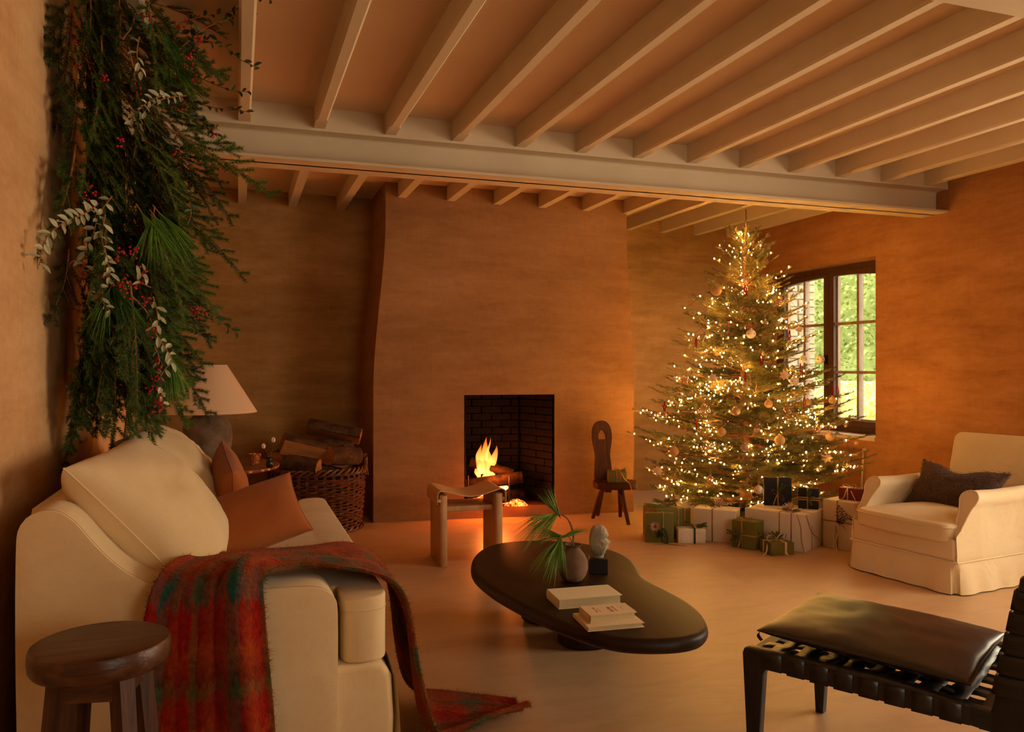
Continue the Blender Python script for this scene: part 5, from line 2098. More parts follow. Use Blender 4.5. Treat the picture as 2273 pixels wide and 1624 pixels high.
def fir_branch(L, seed, ln=.024, w=.0016, step=.0055, curve=(-.10, .16), tert=True, rows=5, spread=.78, ratio=.52, stem=.009):
    """flat fir branch along +X; returns mesh and points on its twigs"""
    r = random.Random(seed)
    mb = MB()
    pts = []
    up = Vector((0, 0, 1))

    def ax(s):
        t = s / L
        return Vector((s, .02 * L * math.sin(t * 4 + seed), L * (curve[0] * t + curve[1] * t * t)))
    N = 8
    mb.tube([ax(L * i / N) for i in range(N + 1)], [.0018 + stem * L * (1 - i / N) for i in range(N + 1)], 5, 1)
    for i in range(2, N):
        needles(mb, ax(L * i / N), ax(L * (i + 1) / N), step, ln, w, up, r, rows)
    s = .16 * L
    k = 0
    while s < L * .97:
        t = s / L
        for sd in (-1, 1):
            l2 = max(.045, (L - s) * ratio * r.uniform(.8, 1.1)) * min(1, .55 + t * 1.6)
            a = ax(s + r.uniform(-.01, .01))
            dv = Vector((math.cos(spread), sd * math.sin(spread), r.uniform(-.10, .12))).normalized()
            b = a + dv * l2 + Vector((0, 0, .10 * l2))
            mb.tube([a, b], [.0014 + .4 * stem * l2, .0010], 4, 1)
            needles(mb, a.lerp(b, .12), b, step, ln, w, up, r, rows)
            pts += [b, a.lerp(b, .55)]
            if tert and l2 > .11:
                m = int(l2 / .055)
                for j in range(1, m):
                    for s3 in (-1, 1):
                        c = a.lerp(b, j / m)
                        l3 = (l2 * (1 - j / m)) * .55 + .022
                        e_ = Vector((math.cos(spread - s3 * .62 * 1), sd * math.sin(spread - s3 * .62 * 1), r.uniform(-.12, .12)))
                        if s3 > 0:
                            e_ = Vector((math.cos(spread * .15), sd * math.sin(spread * .15), r.uniform(-.1, .1)))
                        else:
                            e_ = Vector((math.cos(spread * 1.85), sd * math.sin(spread * 1.85), r.uniform(-.1, .1)))
                        d_ = c + e_.normalized() * l3
                        mb.tube([c, d_], [.0014, .0009], 3, 1)
                        needles(mb, c, d_, step * 1.15, ln * .92, w, up, r, rows)
                        pts.append(d_)
        s += .050 + .015 * L
        k += 1
    pts.append(ax(L * .97))
    return mb, pts


BLEN = [.20, .32, .45, .58, .72, .86]
BR_ = {}
for i, L in enumerate(BLEN):
    for v_ in range(2):
        mb, pts = fir_branch(L, i * 7 + v_ * 31 + 3, curve=((-.06, .14) if L < .5 else (-.16, .20)))
        BR_[(i, v_)] = (mb.mesh('branch', [M['fir'], M['fir_bark']], False), pts)


def tree_r(z):
    P_ = [(0.15, .82), (.30, .90), (.545, .92), (.893, .74), (1.24, .61), (1.59, .46), (1.87, .31), (2.10, .18), (2.3, .10)]
    if z <= P_[0][0]:
        return P_[0][1]
    for (a, b), (c, d) in zip(P_, P_[1:]):
        if a <= z <= c:
            return b + (d - b) * (z - a) / (c - a)
    return .08


MB().tube([(0, 0, .03), (.005, 0, .6), (-.005, .004, 1.2), (.004, 0, 1.8), (0, 0, 2.25), (.002, 0, 2.41)], [.050, .042, .032, .020, .009, .004], 12).build('trunk', M['fir_bark'], tree)
tp = MB()
needles(tp, (0, 0, 1.95), (0, 0, 2.41), .006, .017, .0014, Vector((1, 0, 0)), random.Random(2), 6, .8)
tp.build('leader_needles', M['fir'], tree, smooth=False)['kind'] = 'stuff'
rt = random.Random(19)
bulb_pts = []
z = .15
tier = 0
while z < 2.14:
    rad = tree_r(z)
    n = max(4, round(4.2 + rad * 11))
    off = rt.uniform(0, 6.28)
    for k in range(n):
        a = off + 2 * PI * k / n + rt.uniform(-.14, .14)
        L = rad * rt.uniform(.86, 1.04)
        if z < .30 and -Fv.x * math.cos(a) - Fv.y * math.sin(a) > .2:
            L *= .52
        elif rt.random() < .22:
            L *= rt.uniform(.6, .85)
        bi = min(range(len(BLEN)), key=lambda q: abs(BLEN[q] - L))
        me, pts = BR_[(bi, rt.randrange(2))]
        sc_b = L / BLEN[bi]
        pitch = R(-38 if z > 2.0 else (-30 if z > 1.85 else -16 + 13 * (1.9 - z) / 1.7) + rt.uniform(-5, 5))
        rx = R(rt.uniform(-14, 14))
        zz = z + rt.uniform(-.03, .03)
        o = obj('branch', me, tree, (.012 * math.cos(a), .012 * math.sin(a), zz), (rx, pitch, a), (sc_b,) * 3)
        mw = Matrix.Translation((TX + o.location.x, TY + o.location.y, zz)) @ Euler((rx, pitch, a)).to_matrix().to_4x4() @ Matrix.Scale(sc_b, 4)
        for p in pts:
            bulb_pts.append((mw @ p, L))
    z += .092 - .015 * (z > 1.5) + .012 * (z < .6)
    tier += 1
for k, (a, L, pit, zz) in enumerate(((200, .17, -32, 2.14), (15, .18, -38, 2.15), (110, .13, -40, 2.17), (290, .14, -45, 2.12))):
    me, pts = BR_[(0, k % 2)]
    obj('branch', me, tree, (0, 0, zz), (0, R(pit), R(a)), (L / .20,) * 3)
# the stand under the lowest branches
std = MB().lathe([(0, .0), (.17, .0), (.175, .01), (.15, .10), (.09, .13), (.06, .13), (0, .12)], 28)
std.build('stand', M['iron'], tree)

# ---- fairy lights
rb = random.Random(77)
camv = Vector((0, 0, 1.2))
cand = []
for p, L in bulb_pts:
    hr = math.hypot(p.x - TX, p.y - TY)
    if p.z < .16 or p.z > 2.2 or hr < .05:
        continue
    toc = (Vector((TX, TY, p.z)) - camv).normalized()
    front = -((p - Vector((TX, TY, p.z))).dot(toc))
    cand.append((p + Vector((rb.gauss(0, .008), rb.gauss(0, .008), .010)), front))
rb.shuffle(cand)
chosen = []
grid_ = {}
for p, fr_k in cand:
    if fr_k < -.12 and rb.random() < .72:
        continue
    key = (round(p.x / .026), round(p.y / .026), round(p.z / .026))
    if key in grid_:
        continue
    # the strings bunch up: keep more where a slow noise is high
    dens = .30 + 1.5 * nz(p.x * 4.5, p.y * 4.5, p.z * 5.5)
    if rb.random() > dens:
        continue
    grid_[key] = 1
    chosen.append(p)
    if len(chosen) >= 780:
        break
for k in range(26):
    zz = 1.75 + .5 * k / 26
    a = rb.uniform(0, 6.28)
    chosen.append(Vector((TX + .045 * math.cos(a), TY + .045 * math.sin(a), zz)))
chosen.sort(key=lambda p: (p - camv).length)
M['bulb'] = emit('warm_bulb', (1.0, .47, .10), 620.0)
lights = empty('fairy_lights', (TX, TY, .15), 0, 'warm white fairy lights strung all over the fir tree', 'string lights')
org = Vector((TX, TY, .15))


def bulb_geo(mb, p, r):
    v = [Vector(q) for q in ((0, 0, -1.2), (.9, 0, 0), (0, .9, 0), (-.9, 0, 0), (0, -.9, 0), (0, 0, 1.1))]
    d2 = .64
    v += [Vector((d2, d2, .0)) for _ in ()]
    mb.add([p + q * r for q in v], [(0, 2, 1), (0, 3, 2), (0, 4, 3), (0, 1, 4), (5, 1, 2), (5, 2, 3), (5, 3, 4), (5, 4, 1)])


bm1 = MB()
bulb_geo(bm1, Vector((0, 0, 0)), .0053)
bulb_me = bm1.mesh('bulb', M['bulb'], False)
for p in chosen[:300]:
    obj('bulb', bulb_me, lights, p - org)
rest = MB()
for p in chosen[300:]:
    bulb_geo(rest, p - org, .0053)
tag(rest.build('bulbs', M['bulb'], lights, smooth=False), kind='stuff')
wire = MB()
left = [p.copy() for p in chosen]
left.sort(key=lambda p: p.z)
cur = left.pop(0)
while left:
    win_ = left[:90]
    j = min(range(len(win_)), key=lambda q: (win_[q] - cur).length)
    nx_ = left.pop(j)
    if (nx_ - cur).length < .28:
        mid = (cur + nx_) / 2 - Vector((0, 0, .012))
        wire.tube([cur - org, mid - org, nx_ - org], .0011, 3, cap=False)
    cur = nx_
tag(wire.build('wire', simple('green_wire', (30, 40, 18)), lights), kind='stuff')

# ---- ornaments
M['g_clear'] = glass('clear_bauble', (1, .93, .82), .10, .03, .75, (255, 220, 170), .10)
M['g_amber'] = glass('amber_glass', (1, .80, .55), .10, .05, .70, (230, 170, 110), .28)
M['o_gold'] = simple('gold_glitter', (198, 146, 84), (230, 184, 122), 60, .35, bump=.5, bscale=120, metal=.35)
M['o_silver'] = simple('tarnished_silver', (150, 118, 92), (190, 158, 126), 40, .3, bump=.3, bscale=80, metal=.6)
M['o_ceramic'] = simple('white_ceramic', (236, 214, 186), (242, 224, 198), 14, .4)
M['o_motif'] = simple('red_motif', (120, 34, 30))
M['o_shell'] = simple('capiz_shell', (224, 178, 128), (240, 202, 156), 30, .45)
M['r_red'] = simple('red_velvet', (140, 12, 20), (164, 18, 26), 30, .9)
M['brass'] = simple('brass_cap', (190, 140, 70), (210, 160, 84), 20, .35, metal=.8)
OL = {'clear': ('round clear glass bauble hanging on the fir tree', 'clear glass baubles'),
      'gold': ('gold glittered round bauble hanging on the fir tree', 'gold glittered baubles'),
      'silver': ('tarnished silver ball bauble hanging on the fir tree', 'tarnished silver baubles'),
      'ceramic': ('white ceramic bauble painted with small red flowers on the fir tree', 'white ceramic baubles'),
      'drop': ('amber glass teardrop ornament hanging on the fir tree', 'amber glass drops'),
      'shell': ('pale shell star ornament hanging on the fir tree', 'shell stars')}
OM = {}


def orn_mesh(t):
    """unit-radius ornament"""
    if t in OM:
        return OM[t]
    mb = MB()
    mats = None
    if t in ('clear', 'gold', 'silver'):
        mb.sphere((0, 0, 0), 1, 20, 14)
        mats = {'clear': M['g_clear'], 'gold': M['o_gold'], 'silver': M['o_silver']}[t]
    elif t == 'ceramic':
        mb.sphere((0, 0, 0), 1, 20, 14, sc=(1, 1, .95))
        mats = M['o_ceramic']
    elif t == 'drop':
        mb.lathe([(.001, -1.35), (.35, -1.15), (.75, -.65), (.92, -.1), (.80, .45), (.48, .95), (.22, 1.25), (.18, 1.45), (.001, 1.46)], 18)
        for k in range(9):
            a = 2 * PI * k / 9
            mb.tube([(.36 * math.cos(a), .36 * math.sin(a), -1.15), (.94 * math.cos(a), .94 * math.sin(a), -.1), (.49 * math.cos(a), .49 * math.sin(a), .95)], .03, 4)
        mats = M['g_amber']
    else:
        v, f = [], []
        n = 7
        for s in (-.22, .22):
            v.append((0, s, 0))
        for k in range(2 * n):
            r0 = 1.15 if k % 2 == 0 else .72
            v.append((r0 * math.cos(PI * k / n), 0, r0 * math.sin(PI * k / n)))
        for k in range(2 * n):
            a, b = 2 + k, 2 + (k + 1) % (2 * n)
            f += [(0, a, b), (1, b, a)]
        mb.add(v, f)
        mats = M['o_shell']
    OM[t] = mb.mesh('ornament_body', mats, t != 'shell')
    return OM[t]


cap_me = MB().lathe([(.26, .92), (.26, 1.16), (.001, 1.18)], 10).mesh('cap', M['brass'])
mo = MB()
for k in range(5):
    a = 2 * PI * k / 5
    for dz, dy in ((.10, 0), (-.10, 0), (0, .10), (0, -.10)):
        q = Matrix.Rotation(a, 4, 'Z')
        mo.sphere(q @ Vector((.975, dy, dz)), .075, 6, 4)
motif_me = mo.mesh('flower_motif', M['o_motif'])
ORN = [
    ((3.341, 5.107, 1.755), 0.038, 'gold', 0),
    ((3.457, 4.848, 1.428), 0.034, 'ceramic', 0),
    ((4.112, 4.917, 1.25), 0.033, 'ceramic', 0),
    ((3.729, 4.723, 1.092), 0.031, 'ceramic', 0),
    ((3.322, 4.573, 0.365), 0.030, 'ceramic', 0),
    ((3.873, 4.807, 1.249), 0.027, 'ceramic', 0),
    ((3.767, 4.937, 1.677), 0.030, 'drop', 0),
    ((3.584, 4.859, 1.511), 0.021, 'clear', 0),
    ((3.281, 4.835, 1.238), 0.024, 'clear', 0),
    ((3.062, 4.83, 0.888), 0.043, 'clear', 0),
    ((3.012, 4.723, 0.656), 0.035, 'clear', 0),
    ((3.07, 4.66, 0.626), 0.015, 'clear', 0),
    ((3.369, 4.544, 0.555), 0.017, 'clear', 0),
    ((3.182, 5.037, 1.408), 0.027, 'clear', 0),
    ((3.759, 4.816, 1.356), 0.026, 'clear', 1),
    ((3.156, 4.869, 1.118), 0.031, 'shell', 0),
    ((3.653, 4.729, 1.136), 0.034, 'shell', 0),
    ((3.89, 4.583, 0.562), 0.036, 'shell', 0),
    ((2.807, 5.022, 0.459), 0.034, 'shell', 0),
    ((4.156, 4.834, 0.947), 0.027, 'gold', 1),
    ((3.47, 4.665, 0.939), 0.028, 'gold', 0),
    ((3.118, 4.7, 0.752), 0.028, 'gold', 0),
    ((3.488, 4.567, 0.695), 0.035, 'gold', 0),
    ((2.861, 4.886, 0.611), 0.030, 'gold', 0),
    ((4.4, 4.866, 0.621), 0.014, 'gold', 0),
    ((3.032, 5.035, 1.093), 0.024, 'drop', 0),
    ((3.608, 4.646, 0.894), 0.031, 'drop', 0),
    ((3.029, 4.7, 0.429), 0.028, 'drop', 0),
    ((4.288, 4.848, 0.77), 0.022, 'drop', 0),
    ((3.863, 4.642, 0.763), 0.024, 'drop', 0),
    ((4.162, 4.692, 0.475), 0.032, 'drop', 0),
    ((3.233, 4.707, 0.888), 0.030, 'silver', 0),
    ((3.227, 4.595, 0.652), 0.027, 'silver', 0),
    ((3.333, 4.74, 1.062), 0.021, 'silver', 1),
    ((3.339, 4.616, 0.768), 0.020, 'silver', 0),
    ((2.908, 5.105, 0.85), 0.019, 'silver', 1),
    ((3.981, 4.658, 0.701), 0.031, 'silver', 0),
    ((3.132, 5.046, 1.32), 0.013, 'clear', 1),
    ((3.82, 4.693, 0.935), 0.031, 'gold', 0),
    ((3.913, 4.901, 1.472), 0.025, 'shell', 0),
    ((3.808, 4.585, 0.33), 0.023, 'silver', 0),
]
OLAB = [
    'gold bauble highest on the tree, on its chimney side',
    'white red-flowered ceramic bauble, the highest of its kind on the tree',
    'white red-flowered ceramic bauble hanging in front of the window handle',
    'white red-flowered ceramic bauble touching a shell star',
    'white red-flowered ceramic bauble beside the tall black gift',
    'white red-flowered ceramic bauble hung before the casement panes beside its twin',
    'amber glass drop highest on the tree, beside the window frame',
    'small clear bauble just above the highest ceramic bauble',
    "clear glass bauble on the chimney side at half the tree's height",
    'largest clear glass bauble on the tree',
    'clear glass bauble below the largest clear one',
    'tiny clear glass bauble next to a bigger clear one',
    'small clear glass bauble above the tall black gift',
    "clear glass bauble high at the tree's chimney side edge",
    'clear glass bauble on a red ribbon near the window frame',
    'pale shell star on the chimney side above the largest clear bauble',
    'pale shell star touching a white ceramic bauble',
    'pale shell star low on the window side above the wine red gift',
    'pale shell star lowest on the chimney side near the plank chair',
    'gold bauble on a red ribbon in front of the window',
    'gold bauble in the middle of the tree beside an amber drop',
    'gold bauble between two silver ones on the chimney side',
    'largest gold bauble, above the tall black gift',
    'gold bauble low on the chimney side of the tree',
    'tiny gold bauble on the branch tip below the window sill',
    "amber glass drop at the tree's chimney side edge",
    "amber glass drop beside a gold bauble in the tree's middle",
    'amber glass drop low above the plain white gift',
    'amber glass drop hanging just before the window sill',
    'amber glass drop above a glittering silver bauble on the window side',
    'amber glass drop low beside the armchair side of the tree',
    'tarnished silver bauble beside the largest clear one',
    'tarnished silver bauble low in the middle of the tree',
    "tarnished silver bauble on a red ribbon in the tree's middle",
    'small tarnished silver bauble between gold ones',
    'small silver bauble on a red ribbon at the chimney side edge',
    'tarnished silver bauble on the window side under an amber drop',
    'tiny clear bauble on a red ribbon at the upper chimney side',
    'gold bauble on the window side above an amber drop',
    'pale shell star highest on the tree beside the window',
    'tarnished silver bauble lowest, beside the small black gift',
]
for ki, (p, r, t, red) in enumerate(ORN):
    e = empty('bauble' if t not in ('drop', 'shell') else ('glass_drop' if t == 'drop' else 'shell_star'), p, 0, OLAB[ki], 'ornament', OL[t][1])
    face = math.atan2(-p[1], -p[0]) + PI / 2
    b = obj('body', orn_mesh(t), e, (0, 0, 0), (0, 0, face), (r,) * 3)
    if t == 'ceramic':
        tag(obj('flower_motif', motif_me, e, (0, 0, 0), (0, 0, face + .5), (r,) * 3), kind='stuff')
    if t not in ('drop', 'shell'):
        obj('cap', cap_me, e, (0, 0, 0), (0, 0, 0), (r,) * 3)
    top = r * (1.15 if t != 'drop' else 1.45)
    if red:
        strip([(0, 0, top - .004), (.008, 0, top + .03), (.002, 0, top + .075), (-.008, 0, top + .03), (0, 0, top - .004)], .008, (Fv * -.2 + Rv), 'ribbon_loop', M['r_red'], e)
    else:
        MB().tube([(0, 0, top - .003), (.005, 0, top + .02), (0, 0, top + .045), (-.005, 0, top + .02), (0, 0, top - .003)], .0011, 4, cap=False).build('hanging_loop', M['r_gold'], e)
# loose red velvet ribbons tied on branches
for k, (x, y, zz) in enumerate(((3.55, 5.05, 1.80), (3.42, 5.07, 1.52), (3.49, 4.78, 1.29), (3.78, 4.72, 1.22), (3.93, 4.85, 1.42), (4.22, 4.86, 1.06), (3.12, 5.02, .82), (3.73, 4.62, .98))):
    e = empty('red_ribbon', (x, y, zz), rb.uniform(0, 3), 'narrow red velvet ribbon tied to a fir branch', 'ribbon', 'red velvet ribbons')
    strip([(0, 0, 0), (.006, 0, -.03), (-.004, .004, -.065), (.002, 0, -.09)], .009, (1, .2, 0), 'tail', M['r_red'], e)
    strip([(0, 0, 0), (-.010, .002, -.025), (-.014, .0, -.055), (-.010, 0, -.08)], .009, (1, -.3, 0), 'tail', M['r_red'], e)

# ---- radiator valve and cable under the window, in the corner of the niche
rv = empty('radiator_valve', (4.925, 5.335, .40), 0, 'white radiator valve in the niche under the window', 'valve')
MB().tube([(0, .0, .12), (-.03, -.045, .12)], [.024, .021], 14).build('thermostat_knob', M['o_ceramic'], rv)
MB().tube([(0, .02, .12), (.03, .06, .12), (.03, .08, -.30), (.03, .08, -.399)], .009, 8).build('pipe', M['o_ceramic'], rv)
cb_ = MB().tube(catmull([(4.93, 5.30, .44), (4.935, 5.30, .3), (4.93, 5.295, .16), (4.92, 5.28, .05), (4.86, 5.24, .006)], 6), .004, 6)
tag(cb_.build('power_cable', simple('black_cable', (30, 26, 24)), None), 'thin black cable hanging under the window by the tree', 'cable')

# ================================================================ evergreen wall garland over the sofa
M['spruce'] = foliage('spruce_needles', (22, 48, 16), (58, 88, 28), .5)
M['spruce_lt'] = foliage('fresh_fir_needles', (36, 70, 22), (84, 116, 40), .5)
M['spruce_bark'] = simple('spruce_twig', (146, 92, 48), (176, 118, 66), 30, .9)
M['silver_leaf'] = foliage('silver_leaf', (158, 156, 122), (206, 200, 164), .6)
M['green_leaf'] = foliage('berry_leaf', (32, 46, 18), (78, 92, 46), .55)
M['berry'] = simple('red_berry', (150, 14, 30), (186, 30, 44), 30, .3)
M['pine_gar'] = foliage('garland_pine', (52, 98, 24), (110, 152, 52), .5)
gar = empty('evergreen_garland', (XL + .01, 3.45, .9), 0, 'hanging evergreen garland with red berries on the wall above the sofa', 'garland')
GO = Vector((XL + .01, 3.45, .9))
SB = []
for i, L in enumerate((.30, .42, .54)):
    for v_ in range(2):
        mb, pts = fir_branch(L, 100 + i * 5 + v_ * 17, ln=.021, w=.0014, step=.0042, curve=(.05, -.22), rows=5, spread=.66, ratio=.50, stem=.0045)
        SB.append((L, mb.mesh('spruce_branch', [M['spruce_lt'] if v_ else M['spruce'], M['spruce_bark']], False)))
rg = random.Random(31)


def gar_center(z):
    """half width and reach of the bunch at height z"""
    t = (z - .9) / 1.7
    wdt = .30 + .06 * math.sin(PI * min(1, max(0, t)) * .9)
    out_ = .27 + .06 * t
    return wdt, out_


def put_branch(pos, dirv, roll, L=None, k=None):
    cands = [q for q in range(len(SB)) if L is None or abs(SB[q][0] - L) < .07]
    bi = rg.choice(cands) if k is None else k
    x = Vector(dirv).normalized()
    n = Vector((1, -.45, .1)).normalized()          # the flat side of each branch looks out into the room
    n = (n - x * n.dot(x))
    n = n.normalized() if n.length > .05 else x.orthogonal()
    n = Matrix.Rotation(roll, 3, x) @ n
    y = n.cross(x)
    m = Matrix((x, y, n)).transposed()
    s = rg.uniform(.9, 1.1)
    return obj('spruce_branch', SB[bi][1], gar, Vector(pos) - GO, m.to_euler(), (s,) * 3)


z = 2.58
while z > 1.20:
    wdt, reach = gar_center(z)
    for k in range(9):
        th = R(-92 + 150 * (k + rg.random()) / 9)          # round the half column, -90 towards the camera
        rr = rg.uniform(.35, .80)
        px_ = XL + .05 + reach * rr * math.cos(th)
        py_ = 3.45 + (wdt + .02) * rr * math.sin(th)
        outw = Vector((math.cos(th) * .9 + .05, math.sin(th) * .75, 0))
        dn = Vector((0, 0, -1)) * rg.uniform(.7, 1.5)
        d = outw * rg.uniform(.45, 1.0) + dn
        if z > 2.3:
            d = outw * 1.0 + Vector((0, 0, rg.uniform(-1.0, -.05)))
        p = Vector((max(px_, XL + .10), py_, z + rg.uniform(-.06, .06)))
        L = .30 if z < 1.35 or z > 2.3 else rg.choice((.30, .42))
        tip = p + d.normalized() * L
        if tip.x < XL + .12:
            d.x = abs(d.x) + .22
        put_branch(p, d, R(rg.uniform(-28, 28)), L)
    z -= .062
# the big flat branches that finish the hanging
for (p, d, L) in (((-.42, 3.16, 1.34), (.10, -.05, -1), .54), ((-.50, 3.10, 1.30), (-.02, -.05, -1), .42), ((-.32, 3.20, 1.36), (.18, 0, -1), .42), ((-.38, 3.14, 1.26), (.12, -.02, -1), .42),
                  ((-.47, 3.12, 1.44), (.02, -.08, -1), .54), ((-.52, 3.16, 1.26), (.0, 0, -1), .42), ((-.36, 3.12, 1.50), (.16, -.1, -1), .54),
                  ((-.44, 3.10, 1.70), (.10, -.25, -1), .42), ((-.30, 3.18, 1.75), (.4, -.1, -.9), .42), ((-.28, 3.25, 2.10), (.8, .0, -.35), .42), ((-.34, 3.15, 2.05), (.5, -.2, -.8), .42),
                  ((-.52, 3.08, 1.95), (-.02, -.45, -.8), .42), ((-.55, 3.12, 1.60), (.0, -.5, -.8), .30), ((-.48, 3.10, 2.55), (.05, -.12, -1), .42), ((-.40, 3.12, 2.57), (.12, -.15, -1), .42), ((-.54, 3.12, 2.56), (.02, -.1, -1), .54), ((-.32, 3.16, 2.57), (.25, -.1, -1), .42), ((-.45, 3.10, 2.35), (.08, -.15, -1), .42), ((-.52, 3.10, 2.25), (.03, -.2, -1), .42), ((-.36, 3.12, 2.32), (.2, -.15, -1), .42), ((-.3, 3.3, 1.85), (.7, .1, -.5), .42)):
    put_branch(p, d, R(rg.uniform(-15, 15)), L)
# bound core the branches are wired to
core = MB().tube([(XL + .10, 3.45, 2.59), (XL + .12, 3.44, 2.0), (XL + .12, 3.42, 1.5), (XL + .08, 3.40, 1.12)], [.05, .07, .06, .04], 10)
core.v = [tuple(Vector(p) - GO) for p in core.v]
core.build('wired_core', simple('moss_core', (18, 30, 12), (30, 44, 18), 20, .95), gar)

for (p, d, n) in [((-0.315, 3.129, 1.733), (0.072, 0.032, -0.121), 150), ((-0.273, 3.159, 1.725), (0.071, 0.071, -0.102), 130), ((-0.287, 3.149, 1.73), (-0.01, -0.054, -0.145), 110), ((-0.26, 3.182, 1.746), (0.122, 0.026, -0.148), 110), ((-0.421, 3.059, 1.451), (-0.036, -0.038, -0.111), 70), ((-0.4, 3.062, 1.467), (0.05, -0.008, -0.092), 70), ((-0.24, 3.216, 1.237), (0.031, 0.002, -0.101), 90), ((-0.233, 3.227, 1.22), (-0.01, -0.066, -0.099), 60), ((-0.219, 3.25, 2.317), (0.081, -0.042, -0.072), 60), ((-0.246, 3.205, 2.414), (0.03, 0.002, -0.112), 60)]:
    mb = MB()
    tuft(mb, Vector(p) - GO, d, n, .185, .42, rg, .35, .0010)
    mb.tube([Vector(p) - GO - Vector(d).normalized() * .05, Vector(p) - GO], [.0025, .002], 5, 1)
    mb.build('pine_spray', [M['pine_gar'], M['spruce_bark']], gar, smooth=False)


def leaf_mesh(L, W, mat):
    mb = MB()
    mb.grid(lambda u, v: (L * v, (u - .5) * W * math.sin(PI * min(1, v * .94 + .05)) ** .75, .10 * L * math.sin(v * PI) + .10 * W * abs(u - .5) * 4), 2, 5)
    return mb.mesh('leaf', mat)


LS = [leaf_mesh(.036, .016, M['silver_leaf']), leaf_mesh(.029, .014, M['silver_leaf'])]
LD = [leaf_mesh(.025, .013, M['green_leaf']), leaf_mesh(.031, .016, M['green_leaf'])]
berry_me = MB().sphere((0, 0, 0), .0048, 8, 6).mesh('berry', M['berry'])
SIL = [
    [(-0.266, 3.17, 2.172), (-0.301, 3.139, 2.142), (-0.335, 3.113, 2.096), (-0.364, 3.091, 2.039)],
    [(-0.189, 3.267, 2.211), (-0.26, 3.182, 2.165), (-0.308, 3.134, 2.113), (-0.342, 3.108, 2.054)],
    [(-0.414, 3.058, 1.777), (-0.456, 3.064, 1.713), (-0.471, 3.066, 1.651), (-0.499, 3.071, 1.588)],
    [(-0.435, 3.061, 1.714), (-0.446, 3.063, 1.636), (-0.432, 3.06, 1.575), (-0.424, 3.059, 1.505)],
    [(-0.456, 3.064, 1.752), (-0.48, 2.97, 1.70), (-0.52, 2.86, 1.65), (-0.545, 2.78, 1.60), (-0.56, 2.75, 1.55), (-0.568, 2.745, 1.50)],
    [(-0.435, 3.061, 1.59), (-0.421, 3.059, 1.513), (-0.428, 3.06, 1.466)],
    [(-0.478, 3.068, 1.481), (-0.456, 3.064, 1.435), (-0.421, 3.059, 1.389)],
    [(-0.301, 3.139, 1.478), (-0.342, 3.108, 1.505), (-0.315, 3.129, 1.54)],
    [(-0.548, 3.079, 1.541), (-0.527, 3.075, 1.557), (-0.492, 3.07, 1.535)],
    [(-0.294, 3.144, 1.446), (-0.28, 3.154, 1.382), (-0.287, 3.149, 1.333)],
    [(-0.335, 3.113, 2.351), (-0.342, 3.108, 2.284), (-0.328, 3.118, 2.226)],
    [(-0.287, 3.149, 1.317), (-0.26, 3.182, 1.269), (-0.24, 3.216, 1.22), (-.27, 3.17, 1.16), (-.265, 3.17, 1.06)],
]
DRK = [
    [(-0.206, 3.294, 2.54), (-0.174, 3.283, 2.489), (-0.19, 3.289, 2.437)],
    [(-0.22, 3.272, 2.478), (-0.141, 3.272, 2.514), (-0.044, 3.239, 2.531), (0.037, 3.211, 2.574), (0.102, 3.189, 2.583)],
    [(-0.206, 3.294, 2.403), (-0.125, 3.267, 2.471), (-0.044, 3.239, 2.506), (0.029, 3.214, 2.549)],
    [(-0.213, 3.283, 2.432), (-0.141, 3.272, 2.429), (-0.06, 3.244, 2.403), (0.005, 3.222, 2.351), (0.07, 3.2, 2.321)],
    [(-0.22, 3.272, 2.359), (-0.174, 3.283, 2.386), (-0.109, 3.261, 2.446)],
    [(-0.206, 3.294, 2.3), (-0.141, 3.272, 2.283), (-0.044, 3.239, 2.24), (0.029, 3.214, 2.232)],
    [(-0.174, 3.283, 2.197), (-0.093, 3.255, 2.172), (-0.011, 3.228, 2.163), (0.034, 3.212, 2.154)],
    [(-0.22, 3.272, 2.155), (-0.157, 3.278, 2.129), (-0.109, 3.261, 2.094), (-0.06, 3.244, 2.034)],
    [(-0.517, 3.096, 2.273), (-0.488, 3.091, 2.229), (-0.46, 3.087, 2.192), (-0.424, 3.081, 2.147)],
    [(-0.157, 3.278, 1.409), (-0.117, 3.264, 1.4), (-0.06, 3.244, 1.358), (-0.011, 3.228, 1.323)],
    [(-0.206, 3.294, 1.366), (-0.157, 3.278, 1.332), (-0.109, 3.261, 1.306)],
    [(-0.357, 3.10, 1.442), (-0.317, 3.13, 1.397), (-0.296, 3.146, 1.35)],
    [(-0.289, 3.151, 1.269), (-0.275, 3.16, 1.22), (-0.282, 3.156, 1.138)],
    [(-0.282, 3.156, 1.121), (-0.268, 3.172, 1.071), (-0.275, 3.16, 1.023)],
    [(-0.384, 3.079, 2.323), (-0.357, 3.10, 2.382), (-0.344, 3.11, 2.452)],
    [(-0.19, 3.269, 1.837), (-0.174, 3.263, 1.786), (-0.182, 3.266, 1.735)],
]
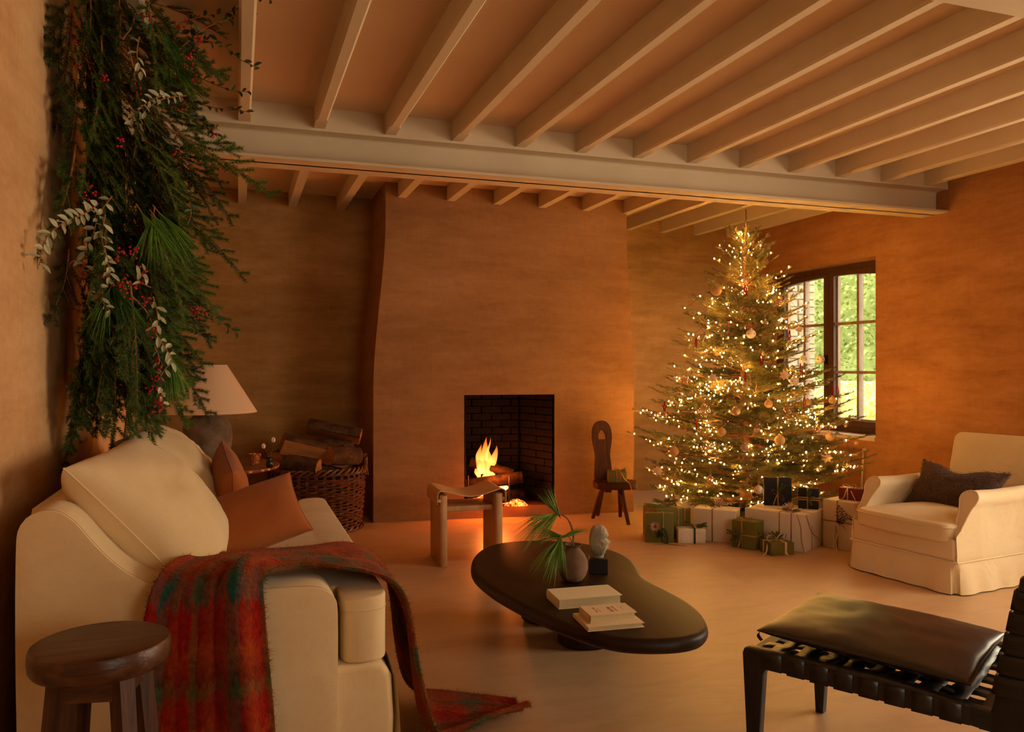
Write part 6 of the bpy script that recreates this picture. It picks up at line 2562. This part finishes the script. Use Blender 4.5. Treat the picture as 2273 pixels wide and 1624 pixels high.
CLU = [(-0.444, 3.06, 2.174), (-0.494, 3.07, 2.222), (-0.515, 3.07, 2.266), (-0.345, 3.10, 2.168), (-0.389, 3.07, 1.968), (-0.486, 3.05, 1.753), (-0.472, 3.05, 1.777), (-0.494, 3.05, 1.513), (-0.458, 3.05, 1.506), (-0.389, 3.06, 1.579), (-0.356, 3.08, 1.592), (-0.472, 3.05, 1.436), (-0.395, 3.06, 1.485), (-0.376, 3.07, 1.455), (-0.343, 3.09, 1.474), (-0.316, 3.12, 1.429), (-0.295, 3.14, 1.325), (-0.274, 3.15, 1.203), (-0.281, 3.15, 1.154), (-0.295, 3.14, 1.122), (-0.274, 3.15, 1.081), (-0.281, 3.15, 1.048), (-0.212, 3.26, 2.164), (-0.141, 3.25, 2.425), (-0.173, 3.26, 2.365), (-0.189, 3.27, 2.331), (-0.318, 3.12, 2.435), (-0.141, 3.25, 1.40), (-0.165, 3.26, 1.408), (-0.092, 3.24, 2.074), (-0.205, 3.27, 2.467), (-0.157, 3.25, 2.262), (-0.227, 3.24, 1.985), (-0.322, 3.12, 1.525)]
SHIFT = Vector((.010, -.035, 0))
nleaf = 0


def leafy_branch(path, meshes, spacing, nm):
    global nleaf
    pts = [Vector(p) + SHIFT - GO for p in catmull(path, 8)]
    st_ = MB().tube(pts, [.0026 - .0014 * i / len(pts) for i in range(len(pts))], 5).build(nm, M['spruce_bark'], gar)
    acc = 0
    side = 1
    for i in range(1, len(pts)):
        acc += (pts[i] - pts[i - 1]).length
        if acc > spacing:
            acc = 0
            d = (pts[i] - pts[i - 1]).normalized()
            sd = d.cross(Vector((.6, -.7, .2))).normalized() * side
            x = (d * rg.uniform(.35, .9) + sd * rg.uniform(.6, 1.0) + Vector((rg.gauss(0, .3), rg.gauss(0, .3) - .1, rg.gauss(0, .3)))).normalized()
            n = Vector((.5 + rg.gauss(0, .3), -.7 + rg.gauss(0, .3), .4 + rg.gauss(0, .3)))
            n = (n - x * n.dot(x)).normalized()
            y = n.cross(x)
            obj('leaf', rg.choice(meshes), st_, pts[i], Matrix((x, y, n)).transposed().to_euler(), (rg.uniform(.85, 1.25),) * 3)
            nleaf += 1
            side = -side
    return st_


br_nodes = []
for p in SIL:
    br_nodes.append((leafy_branch(p, LS, .0135, 'silver_leaf_spray'), p))
for p in DRK:
    br_nodes.append((leafy_branch(p, LD, .0155, 'berry_spray'), p))
for c in CLU:
    c = Vector(c) + SHIFT
    par = min(br_nodes, key=lambda b: min((Vector(q) - c).length for q in b[1]))[0]
    for k in range(rg.choice((6, 8, 9))):
        q = c + Vector((rg.gauss(0, .010), rg.gauss(0, .006), rg.gauss(0, .012)))
        obj('berry', berry_me, par, q - GO)
